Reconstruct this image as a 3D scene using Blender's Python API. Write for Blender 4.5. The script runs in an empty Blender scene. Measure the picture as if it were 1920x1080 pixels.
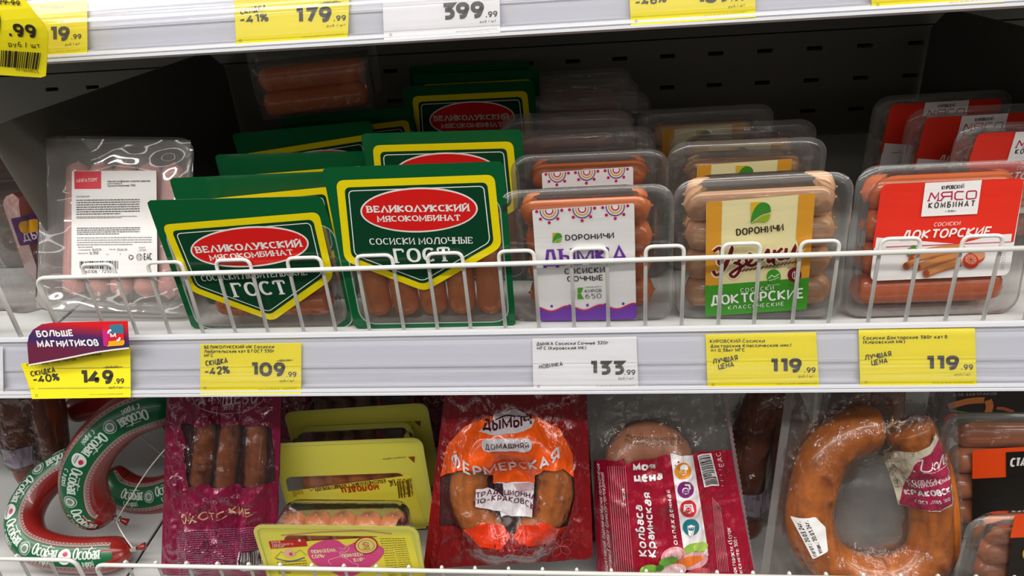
import bpy, bmesh, math, random
from mathutils import Vector, Matrix, noise
rnd = random.Random(7)
S = bpy.context.scene
COL = S.collection
R = math.radians

# ------------------------------------------------------------------ camera
FPX = 1443.0                                   # focal length in pixels of the 1920 px wide frame
aX = Vector((13260, -295, -1443)).normalized() # shelf direction seen by the camera (right, down, forward)
aD = Vector((170, 2690, 1443)); aD = (aD - aX*aX.dot(aD)).normalized()
aZ = -aD
aY = aZ.cross(aX)
CAMPOS = Vector((0.06445, -0.5, 0.30653))
c_right = Vector((aX.x, aY.x, aZ.x)); c_down = Vector((aX.y, aY.y, aZ.y)); c_fwd = Vector((aX.z, aY.z, aZ.z))
cam_d = bpy.data.cameras.new('camera'); cam_d.lens = 36*FPX/1920; cam_d.sensor_width = 36; cam_d.clip_start = .01
cam = bpy.data.objects.new('camera', cam_d); COL.objects.link(cam)
cam.matrix_world = Matrix(((c_right.x, -c_down.x, -c_fwd.x, CAMPOS.x), (c_right.y, -c_down.y, -c_fwd.y, CAMPOS.y),
                           (c_right.z, -c_down.z, -c_fwd.z, CAMPOS.z), (0, 0, 0, 1)))
S.camera = cam

# ------------------------------------------------------------------ light of the shop: dim surroundings and rows of ceiling tubes
S.view_settings.view_transform = 'Standard'; S.view_settings.look = 'None'
S.view_settings.gamma = 1; S.view_settings.use_curve_mapping = False
S.view_settings.exposure = 0.12
S.cycles.transparent_max_bounces = 48; S.cycles.max_bounces = 10
W = bpy.data.worlds.new('shop_surroundings'); S.world = W; W.use_nodes = True
bg = W.node_tree.nodes['Background']; bg.inputs[0].default_value = (1.0, .96, .92, 1); bg.inputs[1].default_value = .26
wn, wl = W.node_tree.nodes, W.node_tree.links                    # pale lit ceiling overhead, dimmer aisle around
w_tc = wn.new('ShaderNodeTexCoord'); w_sp = wn.new('ShaderNodeSeparateXYZ'); w_mr = wn.new('ShaderNodeMapRange'); w_mr.interpolation_type = 'SMOOTHSTEP'
for i_, v_ in ((1, .34), (2, .85), (3, .06), (4, .95)): w_mr.inputs[i_].default_value = v_
wl.new(w_tc.outputs['Generated'], w_sp.inputs[0]); wl.new(w_sp.outputs[2], w_mr.inputs[0]); wl.new(w_mr.outputs[0], bg.inputs[1])
def tube_row(y, z, power, x=0.0, sx=3.4, sy=.12):
    l = bpy.data.lights.new('ceiling_tube_row', 'AREA'); l.shape = 'RECTANGLE'; l.size = sx; l.size_y = sy
    l.energy = power; l.color = (1.0, .965, .92)
    o = bpy.data.objects.new('ceiling_tube_row', l); COL.objects.link(o); o.location = (x, y, z)
    o.rotation_euler = (Vector((x, .0, 0)) - Vector((x, y, z))).to_track_quat('-Z', 'Y').to_euler()
    return o
tube_row(-.42, 1.75, 70, sx=11, sy=.16)
tube_row(-1.4, 1.9, 80, sx=11, sy=.16)
tube_row(-2.8, 1.95, 16, sx=11)
tube_row(-2.3, .62, 4, sx=9, sy=.04)              # canopy light of the cooler across the aisle

# ------------------------------------------------------------------ helpers
def lin(h):
    h = h.lstrip('#'); out = []
    for i in (0, 2, 4):
        c = int(h[i:i+2], 16)/255
        out.append(c/12.92 if c <= .04045 else ((c+.055)/1.055)**2.4)
    return (*out, 1)
MATS = {}
def nodes_of(m):
    m.use_nodes = True
    return m.node_tree.nodes, m.node_tree.links
def add_bump(m, inp, scale, strength, dist=.002, stretch=(1, 1, 1), detail=3, coord='Object'):
    N, L = nodes_of(m)
    tc = N.new('ShaderNodeTexCoord'); mp = N.new('ShaderNodeMapping'); mp.inputs['Scale'].default_value = stretch
    nz = N.new('ShaderNodeTexNoise'); nz.inputs['Scale'].default_value = scale; nz.inputs['Detail'].default_value = detail
    b = N.new('ShaderNodeBump'); b.inputs['Strength'].default_value = strength; b.inputs['Distance'].default_value = dist
    L.new(tc.outputs[coord], mp.inputs[0]); L.new(mp.outputs[0], nz.inputs['Vector'])
    L.new(nz.outputs['Fac'], b.inputs['Height'])
    for i in inp: L.new(b.outputs[0], i)
    return nz
def mat(name, color, rough=.45, spec=.5, metal=0, coat=0, bump=None, vary=None, sss=0):
    if name in MATS: return MATS[name]
    m = bpy.data.materials.new(name); N, L = nodes_of(m); p = N['Principled BSDF']
    c = lin(color) if isinstance(color, str) else color
    p.inputs['Base Color'].default_value = c; p.inputs['Roughness'].default_value = rough
    p.inputs['Metallic'].default_value = metal; p.inputs['Specular IOR Level'].default_value = spec
    p.inputs['Coat Weight'].default_value = coat; p.inputs['Coat Roughness'].default_value = .06
    if sss:
        p.inputs['Subsurface Weight'].default_value = sss; p.inputs['Subsurface Radius'].default_value = (.006, .003, .0015)
        p.inputs['Subsurface Scale'].default_value = 1
    if bump: add_bump(m, [p.inputs['Normal']], *bump)
    if vary:                                    # (second colour, scale, amount)
        tc = N.new('ShaderNodeTexCoord'); nz = N.new('ShaderNodeTexNoise'); nz.inputs['Scale'].default_value = vary[1]
        nz.inputs['Detail'].default_value = 4
        mx = N.new('ShaderNodeMix'); mx.data_type = 'RGBA'; rp = N.new('ShaderNodeMapRange')
        rp.inputs[1].default_value = .4; rp.inputs[2].default_value = .68; rp.inputs[4].default_value = vary[2]
        L.new(tc.outputs['Object'], nz.inputs['Vector']); L.new(nz.outputs['Fac'], rp.inputs[0]); L.new(rp.outputs[0], mx.inputs[0])
        mx.inputs[6].default_value = c; mx.inputs[7].default_value = lin(vary[0]); L.new(mx.outputs[2], p.inputs['Base Color'])
    MATS[name] = m
    return m
def clear(name, tint='f4f4f2', haze=.06, rough=.08, gain=.85, base=.035, bump=None, haze_col='e6e2de'):
    """thin clear plastic: mostly see-through, a little milky, mirror-like at a slant"""
    if name in MATS: return MATS[name]
    m = bpy.data.materials.new(name); N, L = nodes_of(m); N.clear()
    out = N.new('ShaderNodeOutputMaterial'); tr = N.new('ShaderNodeBsdfTransparent'); tr.inputs[0].default_value = lin(tint)
    df = N.new('ShaderNodeBsdfDiffuse'); df.inputs[0].default_value = lin(haze_col)
    gl = N.new('ShaderNodeBsdfGlossy'); gl.inputs['Roughness'].default_value = rough
    m1 = N.new('ShaderNodeMixShader'); m1.inputs[0].default_value = haze
    m2 = N.new('ShaderNodeMixShader'); fr = N.new('ShaderNodeLayerWeight'); fr.inputs[0].default_value = .18
    ma = N.new('ShaderNodeMath'); ma.operation = 'MULTIPLY_ADD'; ma.inputs[1].default_value = gain; ma.inputs[2].default_value = base
    L.new(fr.outputs['Fresnel'], ma.inputs[0]); L.new(ma.outputs[0], m2.inputs[0])
    L.new(tr.outputs[0], m1.inputs[1]); L.new(df.outputs[0], m1.inputs[2])
    L.new(m1.outputs[0], m2.inputs[1]); L.new(gl.outputs[0], m2.inputs[2]); L.new(m2.outputs[0], out.inputs[0])
    if bump: add_bump(m, [gl.inputs['Normal'], fr.inputs['Normal']], *bump)
    MATS[name] = m
    return m
def ink(color, kind='paper'):
    """printing colour: on matt paper, on a stuck label, on a glossy wrapper"""
    k = kind+'_'+color
    if kind == 'paper': return mat(k, color, .55, .35)
    if kind == 'label': return mat(k, color, .38, .45, bump=(26, .10, .003, (1, 1, 5), 3))
    if kind == 'film': return mat(k, color, .2, .38, bump=(60, .12, .003, (1, 1, .5), 3))
    if kind == 'bag': return mat(k, color, .15, .55, coat=.6, bump=(40, .9, .010, (1.5, 1, .5), 4))
    if kind == 'casing': return mat(k, color, .3, .5, coat=.15)
    return mat(k, color)

def mesh_obj(name, V, F, mats, fm=None, parent=None, smooth=False):
    me = bpy.data.meshes.new(name); me.from_pydata([tuple(v) for v in V], [], F)
    for m in (mats if isinstance(mats, (list, tuple)) else [mats]): me.materials.append(m)
    if fm: me.polygons.foreach_set('material_index', fm)
    if smooth: me.polygons.foreach_set('use_smooth', [True]*len(me.polygons))
    me.update()
    o = bpy.data.objects.new(name, me); COL.objects.link(o)
    if parent: o.parent = parent
    return o
def tag(o, label, cat, group=None, kind=None):
    o['label'] = label; o['category'] = cat
    if group: o['group'] = group
    if kind: o['kind'] = kind
    return o
def structure(o, label=None):
    o['kind'] = 'structure'
    if label: o['label'] = label
    return o

class Pose:
    """where a flat thing stands: base point, turn, lean back, roll (degrees)"""
    def __init__(s, x, y, z, yaw=0, lean=0, roll=0):
        s.M = Matrix.Translation((x, y, z)) @ Matrix.Rotation(R(yaw), 4, 'Z') @ Matrix.Rotation(-R(lean), 4, 'X') @ Matrix.Rotation(R(roll), 4, 'Y')
        s.I = s.M.inverted()
    def uv(s, px, py, off=0):
        d = (c_right*(px-960) + c_down*(py-540) + c_fwd*FPX)
        o = s.I @ CAMPOS; d = s.I.to_3x3() @ d
        t = (off-o.y)/d.y; q = o+d*t
        return (q.x, q.z)
    def thing(s, name, label, cat, group=None):
        e = bpy.data.objects.new(name, None); e.empty_display_size = .01; COL.objects.link(e); e.matrix_world = s.M
        return tag(e, label, cat, group)
def copy_tree(o, pose, label, group=None):
    c = o.copy(); COL.objects.link(c); c.matrix_world = pose.M; c['label'] = label
    if group: c['group'] = group
    for ch in list(o.children):
        d = ch.copy(); COL.objects.link(d); d.parent = c
        for g in list(ch.children):
            e = g.copy(); COL.objects.link(e); e.parent = d
    return c
# ------------------------------------------------------------------ lettering drawn with a pen: centre lines of every character
# two characters per point (x, height 0..a), ~ smooth, o ring, d half ring, c / e open rings, q dot
GL = {
'А': (8, '004a80 1373'), 'Λ': (8, '004a80'), 'Б': (6, '6a0a00 d0066'), 'В': (6, '0a00 d055a d0065'), 'Г': (6, '000a6a'), 'Д': (8, '0o00808o 103a6a70'),
'Е': (6, '6a0a0060 0555'), 'Ё': (6, '6a0a0060 0555 q1c q5c'), 'Ж': (9, '4a40 0a4500 8a4580'), 'З': (6, 'd155a d1065'),
'И': (7, '0a007a70'), 'Й': (7, '0a007a70 ~2d3c4c5d'), 'К': (7, '0a00 7a0570'), 'Л': (8, '003a8a80'), 'М': (9, '000a429a90'),
'Н': (7, '0a00 7a70 0575'), 'О': (8, 'o008a'), 'П': (7, '000a7a70'), 'Р': (6, '0a00 d046a'), 'С': (7, 'c008a'), 'Т': (7, '0a8a 4a40'),
'У': (7, '0a43 8a4320'), 'Ф': (9, '4b4n o0189'), 'Х': (7, '007a 0a70'), 'Ц': (7, '0a00808o 7a70'), 'Ч': (6, '0a061575 7a70'),
'Ш': (9, '0a00909a 4a40'), 'Щ': (9, '0a00809o 8a80 4a40'), 'Ъ': (7, '0a2a20 d2076'), 'Ы': (8, '0a00 d0056 8a80'), 'Ь': (6, '0a00 d0066'),
'Э': (7, 'e008a 2585'), 'Ю': (10, '0a00 0535 o30aa'), 'Я': (6, '6a60 d640a 3400'), 'D': (7, '000a d007a'), 'E': (6, '6a0a0060 0555'), 'A': (8, '004a80 1373'), 'C': (7, 'c008a'), 'P': (6, '0a00 d046a'),
'0': (7, 'o007a'), '1': (3, '0a3a30'), '2': (6, '~082a5a6733010 0060'), '3': (6, '0a6a36 d1066'), '4': (7, '5a0373 5550'), '5': (6, '6a1a16 d1066'),
'6': (6, 'o0066 ~5a1803'), '7': (6, '0a6a20'), '8': (6, 'o0065 o155a'), '9': (6, 'o046a ~674110'), '.': (1, 'q00'), ',': (1, '100o'),
'-': (4, '0444'), '−': (5, '0555'), '/': (4, '0n4b'), '%': (8, 'o063a o5084 007a'), '(': (2, '~2b052o'), ')': (2, '~0b250o'), ':': (1, 'q00 q06'),
'«': (4, '270427', ), '»': (4, '072407'), '*': (3, '0838 1628'), '!': (1, '0a03 q00'), ' ': (3, ''),
'а': (5, '~16375654 5450 o0054'), 'б': (6, 'o0066 ~6b2904'), 'е': (6, 'c0067 0464 6465'), 'р': (6, '070p o0067'), 'у': (6, '0730 671p'), 'ф': (7, '3a3p o0067'),
'ь': (5, '0700 d0055'), 'ъ': (6, '071710 d1064'), 'ы': (7, '0700 d0054 7770'),
}
YV = {**{str(i): i for i in range(10)}, 'a': 10, 'b': 11, 'c': 12, 'd': 13, 'n': -1, 'o': -2, 'p': -3}
def catmull(P, n=5, closed=False):
    out = []; m = len(P)
    for i in range(m if closed else m-1):
        g = lambda k: P[k % m] if closed else P[max(0, min(m-1, k))]
        a, b, c, d = g(i-1), g(i), g(i+1), g(i+2)
        for k in range(n):
            t = k/n
            out.append(tuple(.5*((2*b[j])+(-a[j]+c[j])*t+(2*a[j]-5*b[j]+4*c[j]-d[j])*t*t+(-a[j]+3*b[j]-3*c[j]+d[j])*t**3) for j in (0, 1)))
    if not closed: out.append(P[-1])
    return out
def arc(cx, cy, rx, ry, a0, a1, n=14, k=2.25):
    o = []
    for i in range(n+1):
        a = R(a0+(a1-a0)*i/n); c, s = math.cos(a), math.sin(a)
        o.append((cx+rx*math.copysign(abs(c)**(2/k), c), cy+ry*math.copysign(abs(s)**(2/k), s)))
    return o
GC = {}
def glyph(ch):
    if ch in GC: return GC[ch]
    if ch in GL: w, spec = GL[ch][0], GL[ch][1]; f = (1, 1)
    elif ch.upper() in GL: w, spec = GL[ch.upper()][0], GL[ch.upper()][1]; f = (.86, .7)
    else: w, spec = 4, '000a4a4000'; f = (1, 1)
    S_ = []
    for t in spec.split():
        op = t[0] if t[0] in '~odceq' and not (t[0] == 'd' and len(t) % 2 == 0) else ''
        b = t[1:] if op else t
        P = [(YV[b[i]], YV[b[i+1]]) for i in range(0, len(b)-1, 2)]
        if op == '~': S_.append((catmull(P), False))
        elif op == 'q': S_.append(([P[0]], 'dot'))
        elif op:
            (x0, y0), (x1, y1) = P[0], P[1]; cx, cy, rx, ry = (x0+x1)/2, (y0+y1)/2, (x1-x0)/2, (y1-y0)/2
            if op == 'o': S_.append((arc(cx, cy, rx, ry, 0, 360, 22)[:-1], True))
            elif op == 'c': S_.append((arc(cx, cy, rx, ry, 48, 312, 18), False))
            elif op == 'e': S_.append((arc(cx, cy, rx, ry, 132, -132, 18), False))
            elif op == 'd':
                r2 = abs(ry)*1.05*(1 if x1 > x0 else -1)
                if abs(r2) > abs(x1-x0): r2 = x1-x0
                xm = x1-r2
                S_.append(([(x0, y1)]+arc(xm, cy, r2, ry, 90, -90, 10)+[(x0, y0)], False))
        else: S_.append((P, False))
    S_ = [([(x*f[0], y*f[1]) for x, y in P], c) for P, c in S_]
    GC[ch] = (w*f[0], S_)
    return GC[ch]
def resample(P, n):
    P = list(P)+[P[0]]; L = [0]
    for a, b in zip(P, P[1:]): L.append(L[-1]+math.hypot(b[0]-a[0], b[1]-a[1]))
    out = []; k = 0
    for i in range(n):
        s = L[-1]*i/n
        while L[k+1] < s: k += 1
        t = (s-L[k])/max(1e-12, L[k+1]-L[k]); out.append((P[k][0]+(P[k+1][0]-P[k][0])*t, P[k][1]+(P[k+1][1]-P[k][1])*t))
    return out
def rrect(x0, y0, x1, y1, r, n=5):
    out = []
    for cx, cy, a in ((x1-r, y1-r, 0), (x0+r, y1-r, 90), (x0+r, y0+r, 180), (x1-r, y0+r, 270)):
        for k in range(n+1): out.append((cx+r*math.cos(R(a+90*k/n)), cy+r*math.sin(R(a+90*k/n))))
    return out
def roundpoly(P, r, n=5):
    out = []; m = len(P)
    for i in range(m):
        a, b, c = Vector(P[i-1]), Vector(P[i]), Vector(P[(i+1) % m]); rr = r[i] if isinstance(r, (list, tuple)) else r
        u = (a-b); v = (c-b); k = min(rr, u.length*.48, v.length*.48)
        p, q = b+u.normalized()*k, b+v.normalized()*k
        for j in range(n+1):
            t = j/n; out.append(tuple(p*(1-t)**2+b*2*t*(1-t)+q*t*t))
    return out
def inset(P, d):
    out = []; m = len(P); A = sum(P[i-1][0]*P[i][1]-P[i][0]*P[i-1][1] for i in range(m)); s = 1 if A > 0 else -1
    for i in range(m):
        a, b, c = Vector(P[i-1]), Vector(P[i]), Vector(P[(i+1) % m])
        u, v = (b-a).normalized(), (c-b).normalized(); n1, n2 = Vector((-u.y, u.x))*s, Vector((-v.y, v.x))*s
        k = (n1+n2); k = k/max(.3, k.length_squared)*2
        out.append(tuple(b+k*d))
    return out

class Ink:
    """a printed sheet: flat shapes in (u, v), each a little above the last, then laid onto a surface"""
    def __init__(s, kind='paper', fr=None, step=.00012, grid=None):
        s.kind, s.fr, s.step, s.grid = kind, fr, step, grid; s.P = []; s.mats = []; s.top = 0
    def m(s, c):
        mm = c if not isinstance(c, str) else ink(c, s.kind)
        if mm not in s.mats: s.mats.append(mm)
        return s.mats.index(mm)
    def px(s, P): return [s.fr.uv(*p) for p in P]
    def poly(s, P, c, l=1, raw=False):
        s.P.append((P if raw else s.px(P), s.m(c), l))
    def ringq(s, A, B, c, l=1, n=96):
        A, B = resample(A, n), resample(B, n); k = s.m(c)
        for i in range(n): j = (i+1) % n; s.P.append(([A[i], A[j], B[j], B[i]], k, l))
    def ell(s, cx, cy, rx, ry, c, l=1, rot=0, n=28, raw=False):
        cr, sr = math.cos(R(rot)), math.sin(R(rot))
        s.poly([(cx+rx*math.cos(t)*cr-ry*math.sin(t)*sr, cy+rx*math.cos(t)*sr+ry*math.sin(t)*cr) for t in [2*math.pi*i/n for i in range(n)]], c, l, raw)
    def stroke(s, P, w, c, l=1, closed=False, raw=False, wf=None):
        """ribbon of width w along P (pixels unless raw)"""
        if not raw:
            a, b = s.fr.uv(*P[0]), s.fr.uv(P[0][0]+10, P[0][1]); w = w*math.hypot(a[0]-b[0], a[1]-b[1])/10
            P = s.px(P)
        V = [Vector(p) for p in P]; m = len(V); k = s.m(c); Lf, Rt = [], []
        if m < 2: return
        for i in range(m):
            a = V[i-1] if (i or closed) else None; b = V[(i+1) % m] if (i < m-1 or closed) else None
            u = (V[i]-a).normalized() if a is not None else None; v = (b-V[i]).normalized() if b is not None else None
            if u is None: u = v
            if v is None: v = u
            n1, n2 = Vector((-u.y, u.x)), Vector((-v.y, v.x)); n = n1+n2
            q = n*(2/max(.5, n.length_squared)) if n.length_squared > .05 else n1
            ww = (wf(u, v) if wf else w)*.5
            Lf.append(V[i]+q*ww*1.0); Rt.append(V[i]-q*ww*1.0)
        for i in range(m if closed else m-1):
            j = (i+1) % m; s.P.append(([tuple(Rt[i]), tuple(Rt[j]), tuple(Lf[j]), tuple(Lf[i])], k, l))
    def text(s, t, A, B, h, c, l=2, pen=.14, serif=False, shear=0, raw=False, warp=None, gap=2.2, fit=True):
        """write t on the baseline A to B, capital height h"""
        if not raw:
            up = s.fr.uv(A[0], A[1]-h); A, B = s.fr.uv(*A), s.fr.uv(*B); h = math.hypot(up[0]-A[0], up[1]-A[1])
        A, B = Vector(A), Vector(B); tw = (B-A).length; ux = (B-A).normalized(); uy = Vector((-ux.y, ux.x))
        pu = pen*10; x = 0; items = []
        for ch in t:
            w, S_ = glyph(ch); items.append((x, S_, w)); x += w+(gap+pu if ch != ' ' else 1.6)
        tot = max(1, x-gap); kx = tw/tot if fit else h/10
        pw = pen*h; ky = h*(1-pen)/10
        def place(px, py):
            X, Y = px*kx+pw/2, pw/2+py*ky; X += shear*Y
            if warp: return warp(X/tw, Y, A, ux, uy, tw)
            q = A+ux*X+uy*Y; return (q.x, q.y)
        thin = pen*h*(.58 if serif else .92)
        def wf(u, v):
            a = abs((u+v).normalized().dot(uy)) if (u+v).length > .1 else 1
            return thin+(pw-thin)*a
        for x0, S_, w in items:
            for P, cl in S_:
                if cl == 'dot':
                    q = P[0]; d = pu*.55
                    s.P.append(([place(x0+q[0]+dx*d*h/10/kx if 0 else x0+q[0]+dx*d*ky/kx, q[1]+dy*d) for dx, dy in ((-1, -.9), (1, -.9), (1, 1.1), (-1, 1.1))], s.m(c), l)); continue
                Q = [place(x0+a, b) for a, b in P]
                s.stroke(Q, pw, c, l, cl, True, wf)
                if serif and not cl:
                    for e, f in ((0, 1), (-1, -2)):
                        if abs(P[e][1]-P[f][1]) > abs(P[e][0]-P[f][0])*1.2 and P[e][1] in (0, 10, 7):
                            ya = P[e][1]+(.0 if P[e][1] == 0 else -.0); sg = 1 if P[e][1] == 0 else -1; b = pu*1.15*ky/kx; t_ = pu*.5
                            s.P.append(([place(x0+P[e][0]+dx*b, ya+sg*(dy*t_-pu*.5)) for dx, dy in ((-1, 0), (1, 0), (1, 1), (-1, 1))], s.m(c), l))
                        elif abs(P[e][0]-P[f][0]) > 2 and P[e][1] in (0, 10):   # beak on the end of an arm
                            sg = 1 if P[e][1] == 0 else -1; t_ = pu*.35*ky/kx
                            s.P.append(([place(x0+P[e][0]+dx*t_, P[e][1]+sg*dy) for dx, dy in ((-1, 0), (1, 0), (1, 2.3), (-1, 2.3))], s.m(c), l))
    def lines(s, A, B, dx, n, c, h=1.3, l=2, seed=1, fill=.92, wd=4):
        """rows of print too small to read"""
        r = random.Random(seed)
        for i in range(n):
            t = i/max(1, n-1); a = (A[0]+(B[0]-A[0])*t, A[1]+(B[1]-A[1])*t); x = 0; end = dx[0]*(1 if i < n-1 else r.uniform(.3, .8))
            while x < end:
                w = r.uniform(wd*.4, wd*1.8); w = min(w, end-x); f = x/dx[0]; g = (x+w)/dx[0]
                s.poly([(a[0]+dx[0]*f, a[1]+dx[1]*f), (a[0]+dx[0]*g, a[1]+dx[1]*g), (a[0]+dx[0]*g, a[1]+dx[1]*g-h), (a[0]+dx[0]*f, a[1]+dx[1]*f-h)], c, l)
                x += w+wd*.3
    def barcode(s, P, c, l=2, n=30, seed=3):
        """bars across the four-sided area P: top left, top right, bottom right, bottom left"""
        r = random.Random(seed); x = 0; ws = []
        while x < 1: w = r.choice((1, 1, 2, 3))/(n*2.6); g = r.choice((1, 1, 2))/(n*2.6); ws.append((x, min(1, x+w))); x += w+g
        f = lambda a, b, t: (a[0]+(b[0]-a[0])*t, a[1]+(b[1]-a[1])*t)
        for a, b in ws: s.poly([f(P[0], P[1], a), f(P[0], P[1], b), f(P[3], P[2], b), f(P[3], P[2], a)], c, l)
    def build(s, name, parent=None, fn=None, smooth=False):
        V, F, M, H = [], [], [], []
        for P, k, l in s.P:
            A = sum(P[i-1][0]*P[i][1]-P[i][0]*P[i-1][1] for i in range(len(P)))
            if A < 0: P = P[::-1]
            F.append(list(range(len(V), len(V)+len(P)))); M.append(k); V += [(p[0], p[1], l) for p in P]
        if s.grid:
            bm = bmesh.new(); bv = [bm.verts.new(v) for v in V]
            for f, k in zip(F, M):
                try: q = bm.faces.new([bv[i] for i in f]); q.material_index = k
                except ValueError: pass
            g = s.grid
            for ax in (0, 1):
                lo, hi = min(v[ax] for v in V), max(v[ax] for v in V); x = math.floor(lo/g)*g+g
                while x < hi:
                    co = [0, 0, 0]; no = [0, 0, 0]; co[ax] = x; no[ax] = 1
                    bmesh.ops.bisect_plane(bm, geom=bm.verts[:]+bm.edges[:]+bm.faces[:], plane_co=co, plane_no=no, dist=1e-7); x += g
            bmesh.ops.triangulate(bm, faces=[f for f in bm.faces if len(f.verts) > 4])
            bm.verts.index_update(); V = [tuple(v.co) for v in bm.verts]; F = [[v.index for v in f.verts] for f in bm.faces]; M = [f.material_index for f in bm.faces]; bm.free()
        fn = fn or (lambda u, v, h: (u, -h, v))
        return mesh_obj(name, [fn(u, v, l*s.step) for u, v, l in V], F, s.mats, M, parent, smooth)
# ------------------------------------------------------------------ shapes used again and again
def box(name, x0, x1, y0, y1, z0, z1, m, parent=None, bev=0):
    V = [(x, y, z) for x in (x0, x1) for y in (y0, y1) for z in (z0, z1)]
    F = [(0, 1, 3, 2), (4, 6, 7, 5), (0, 4, 5, 1), (2, 3, 7, 6), (0, 2, 6, 4), (1, 5, 7, 3)]
    o = mesh_obj(name, V, F, m, None, parent)
    if bev: b = o.modifiers.new('bevel', 'BEVEL'); b.width = bev; b.segments = 2
    return o
def extrude_x(name, prof, x0, x1, m, parent=None, closed=True, nx=1):
    n = len(prof); V = []; F = []
    for i in range(nx+1): V += [(x0+(x1-x0)*i/nx, y, z) for y, z in prof]
    for i in range(nx):
        for k in range(n if closed else n-1):
            a = i*n+k; b = i*n+(k+1) % n; F.append((a, b, b+n, a+n))
    if closed: F += [tuple(range(n))[::-1], tuple(range(nx*n, nx*n+n))]
    return mesh_obj(name, V, F, m, None, parent)
def rounded_path(P, r, n=5):
    P = [Vector(p) for p in P]; out = [P[0]]
    for a, b, c in zip(P, P[1:], P[2:]):
        u, v = a-b, c-b; k = min(r, u.length*.49, v.length*.49); p, q = b+u.normalized()*k, b+v.normalized()*k
        for j in range(n+1): t = j/n; out.append(p*(1-t)**2+b*2*t*(1-t)+q*t*t)
    out.append(P[-1]); return out
def tube_geo(P, rad, seg=8, V=None, F=None, cap=True, up=None):
    V = [] if V is None else V; F = [] if F is None else F
    P = [Vector(p) for p in P]; n = len(P); base = len(V); prev = None
    for i in range(n):
        t = (P[min(i+1, n-1)]-P[max(i-1, 0)]).normalized()
        if prev is None:
            a = up or (Vector((0, 1, 0)) if abs(t.y) < .9 else Vector((1, 0, 0)))
        else: a = prev
        s = (a-t*a.dot(t)).normalized(); b = t.cross(s); prev = s
        r = rad(i/(n-1)) if callable(rad) else rad
        for k in range(seg):
            q = 2*math.pi*k/seg; rr = r[0](k/seg)*r[1] if isinstance(r, tuple) else r
            V.append(P[i]+(s*math.cos(q)+b*math.sin(q))*rr)
    for i in range(n-1):
        for k in range(seg):
            a = base+i*seg+k; b = base+i*seg+(k+1) % seg; F.append((a, b, b+seg, a+seg))
    if cap: F.append(tuple(range(base, base+seg))[::-1]); F.append(tuple(range(base+(n-1)*seg, base+n*seg)))
    return V, F
def tube(name, P, rad, m, parent=None, seg=8):
    V, F = tube_geo(P, rad, seg); return mesh_obj(name, V, F, m, None, parent, True)

# ------------------------------------------------------------------ the cooler: back wall and floor
M_WALL = mat('cooler_grey_steel', '716e64', .5, .3, bump=(90, .05, .001))
M_HOLE = mat('hole_dark', '0a0a09', .9, .1)
M_DECK = mat('shelf_enamel', 'c9cac8', .35, .4, bump=(40, .03, .001))
M_RAIL = mat('rail_plastic', 'cfd0d5', .25, .5, bump=(9, .10, .003, (.1, 1, 6), 3))
M_WIRE = mat('wire_enamel', 'dcdcd6', .3, .5)
M_COVER = clear('rail_cover_plastic', 'f8f8fc', .04, .10, .9, .05, bump=(9, .16, .004, (.12, 1, 8), 3))
M_PANEL = mat('divider_grey', '66645c', .45, .3)
YW = .452
def back_wall():
    xs = [-1.0]; holes = set()
    k0 = -14; ks = range(k0, 16)
    for k in ks: x = .1558+k*.0565; xs += [x-.0088, x+.0088]
    xs.append(1.2); zs = [-.40]
    rows = []
    z = .1045-.0372*14
    while z < .118: rows.append(z); z += .0372
    for z in rows: zs += [z-.0024, z+.0024]
    zs += [.1235, .1252, .52]; V, F, M = [], [], []
    for i, (a, b) in enumerate(zip(xs, xs[1:])):
        for j, (c, d) in enumerate(zip(zs, zs[1:])):
            hole = (i % 2 == 1 and j % 2 == 1 and c < .11)
            y = YW
            if hole or abs(c-.1235) < 1e-6:
                n = len(V); V += [(x, yy, zz) for yy in (YW, YW+.012) for x, zz in ((a, c), (b, c), (b, d), (a, d))]
                F += [(n, n+1, n+5, n+4), (n+1, n+2, n+6, n+5), (n+2, n+3, n+7, n+6), (n+3, n, n+4, n+7), (n+4, n+5, n+6, n+7)]; M += [0]*4+[1]
            else:
                n = len(V); V += [(a, y, c), (b, y, c), (b, y, d), (a, y, d)]; F.append((n, n+1, n+2, n+3)); M.append(0)
    return structure(mesh_obj('wall_back', V, F, [M_WALL, M_HOLE], M))
back_wall()
structure(box('floor', -1.0, 1.2, -.3, YW, -.42, -.40, M_WALL))

# ------------------------------------------------------------------ shelves: deck, sloping price rail, clear cover strip
RAIL = [(.007, .0455), (.004, .0478), (-.0005, .0478), (-.0034, .0462), (-.0034, .0438), (-.0005, .0428), (.0002, .0415), (.0002, .0190), (.0012, .0180), (.0034, .0060), (-.0014, .0044),
        (-.0012, .0030), (-.0022, .0022), (-.0022, .0004), (-.0010, -.0002), (-.0022, -.0010), (-.0020, -.0026), (.0016, -.0030), (.0055, .0010), (.0055, .0400)]
COVER = [(-.0030, .0428), (-.0038, .0410), (-.0040, .0230), (-.0046, .0222), (-.0040, .0214), (-.0038, .0070), (-.0046, .0060), (-.0036, .0044), (-.0024, .0040)]
def rail_pose(y0, z0): return Pose(0, y0-.0205, z0-.0405, 0, 26.57)
def shelf(name, x0, x1, y0, z0, label, deck=True):
    P = Pose(0, y0, z0); t = P.thing(name, label, 'shelf')
    x0 += .0016; x1 -= .0016
    box('deck', x0, x1, .004, YW-y0-.002, -.003, -.0002, M_DECK, t, .0006)
    for nm, pr, m, cl in (('price_rail', RAIL, M_RAIL, True), ('rail_cover', COVER, M_COVER, False)):
        rp = rail_pose(0, 0).M; o = extrude_x(nm, [((rp @ Vector((0, a, b))).y, (rp @ Vector((0, a, b))).z) for a, b in pr], x0, x1, m, t, cl)
        if nm == 'rail_cover': o['label'] = 'clear cover strip over the price rail'
    return t
XS = -.391; XE = .475
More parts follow.
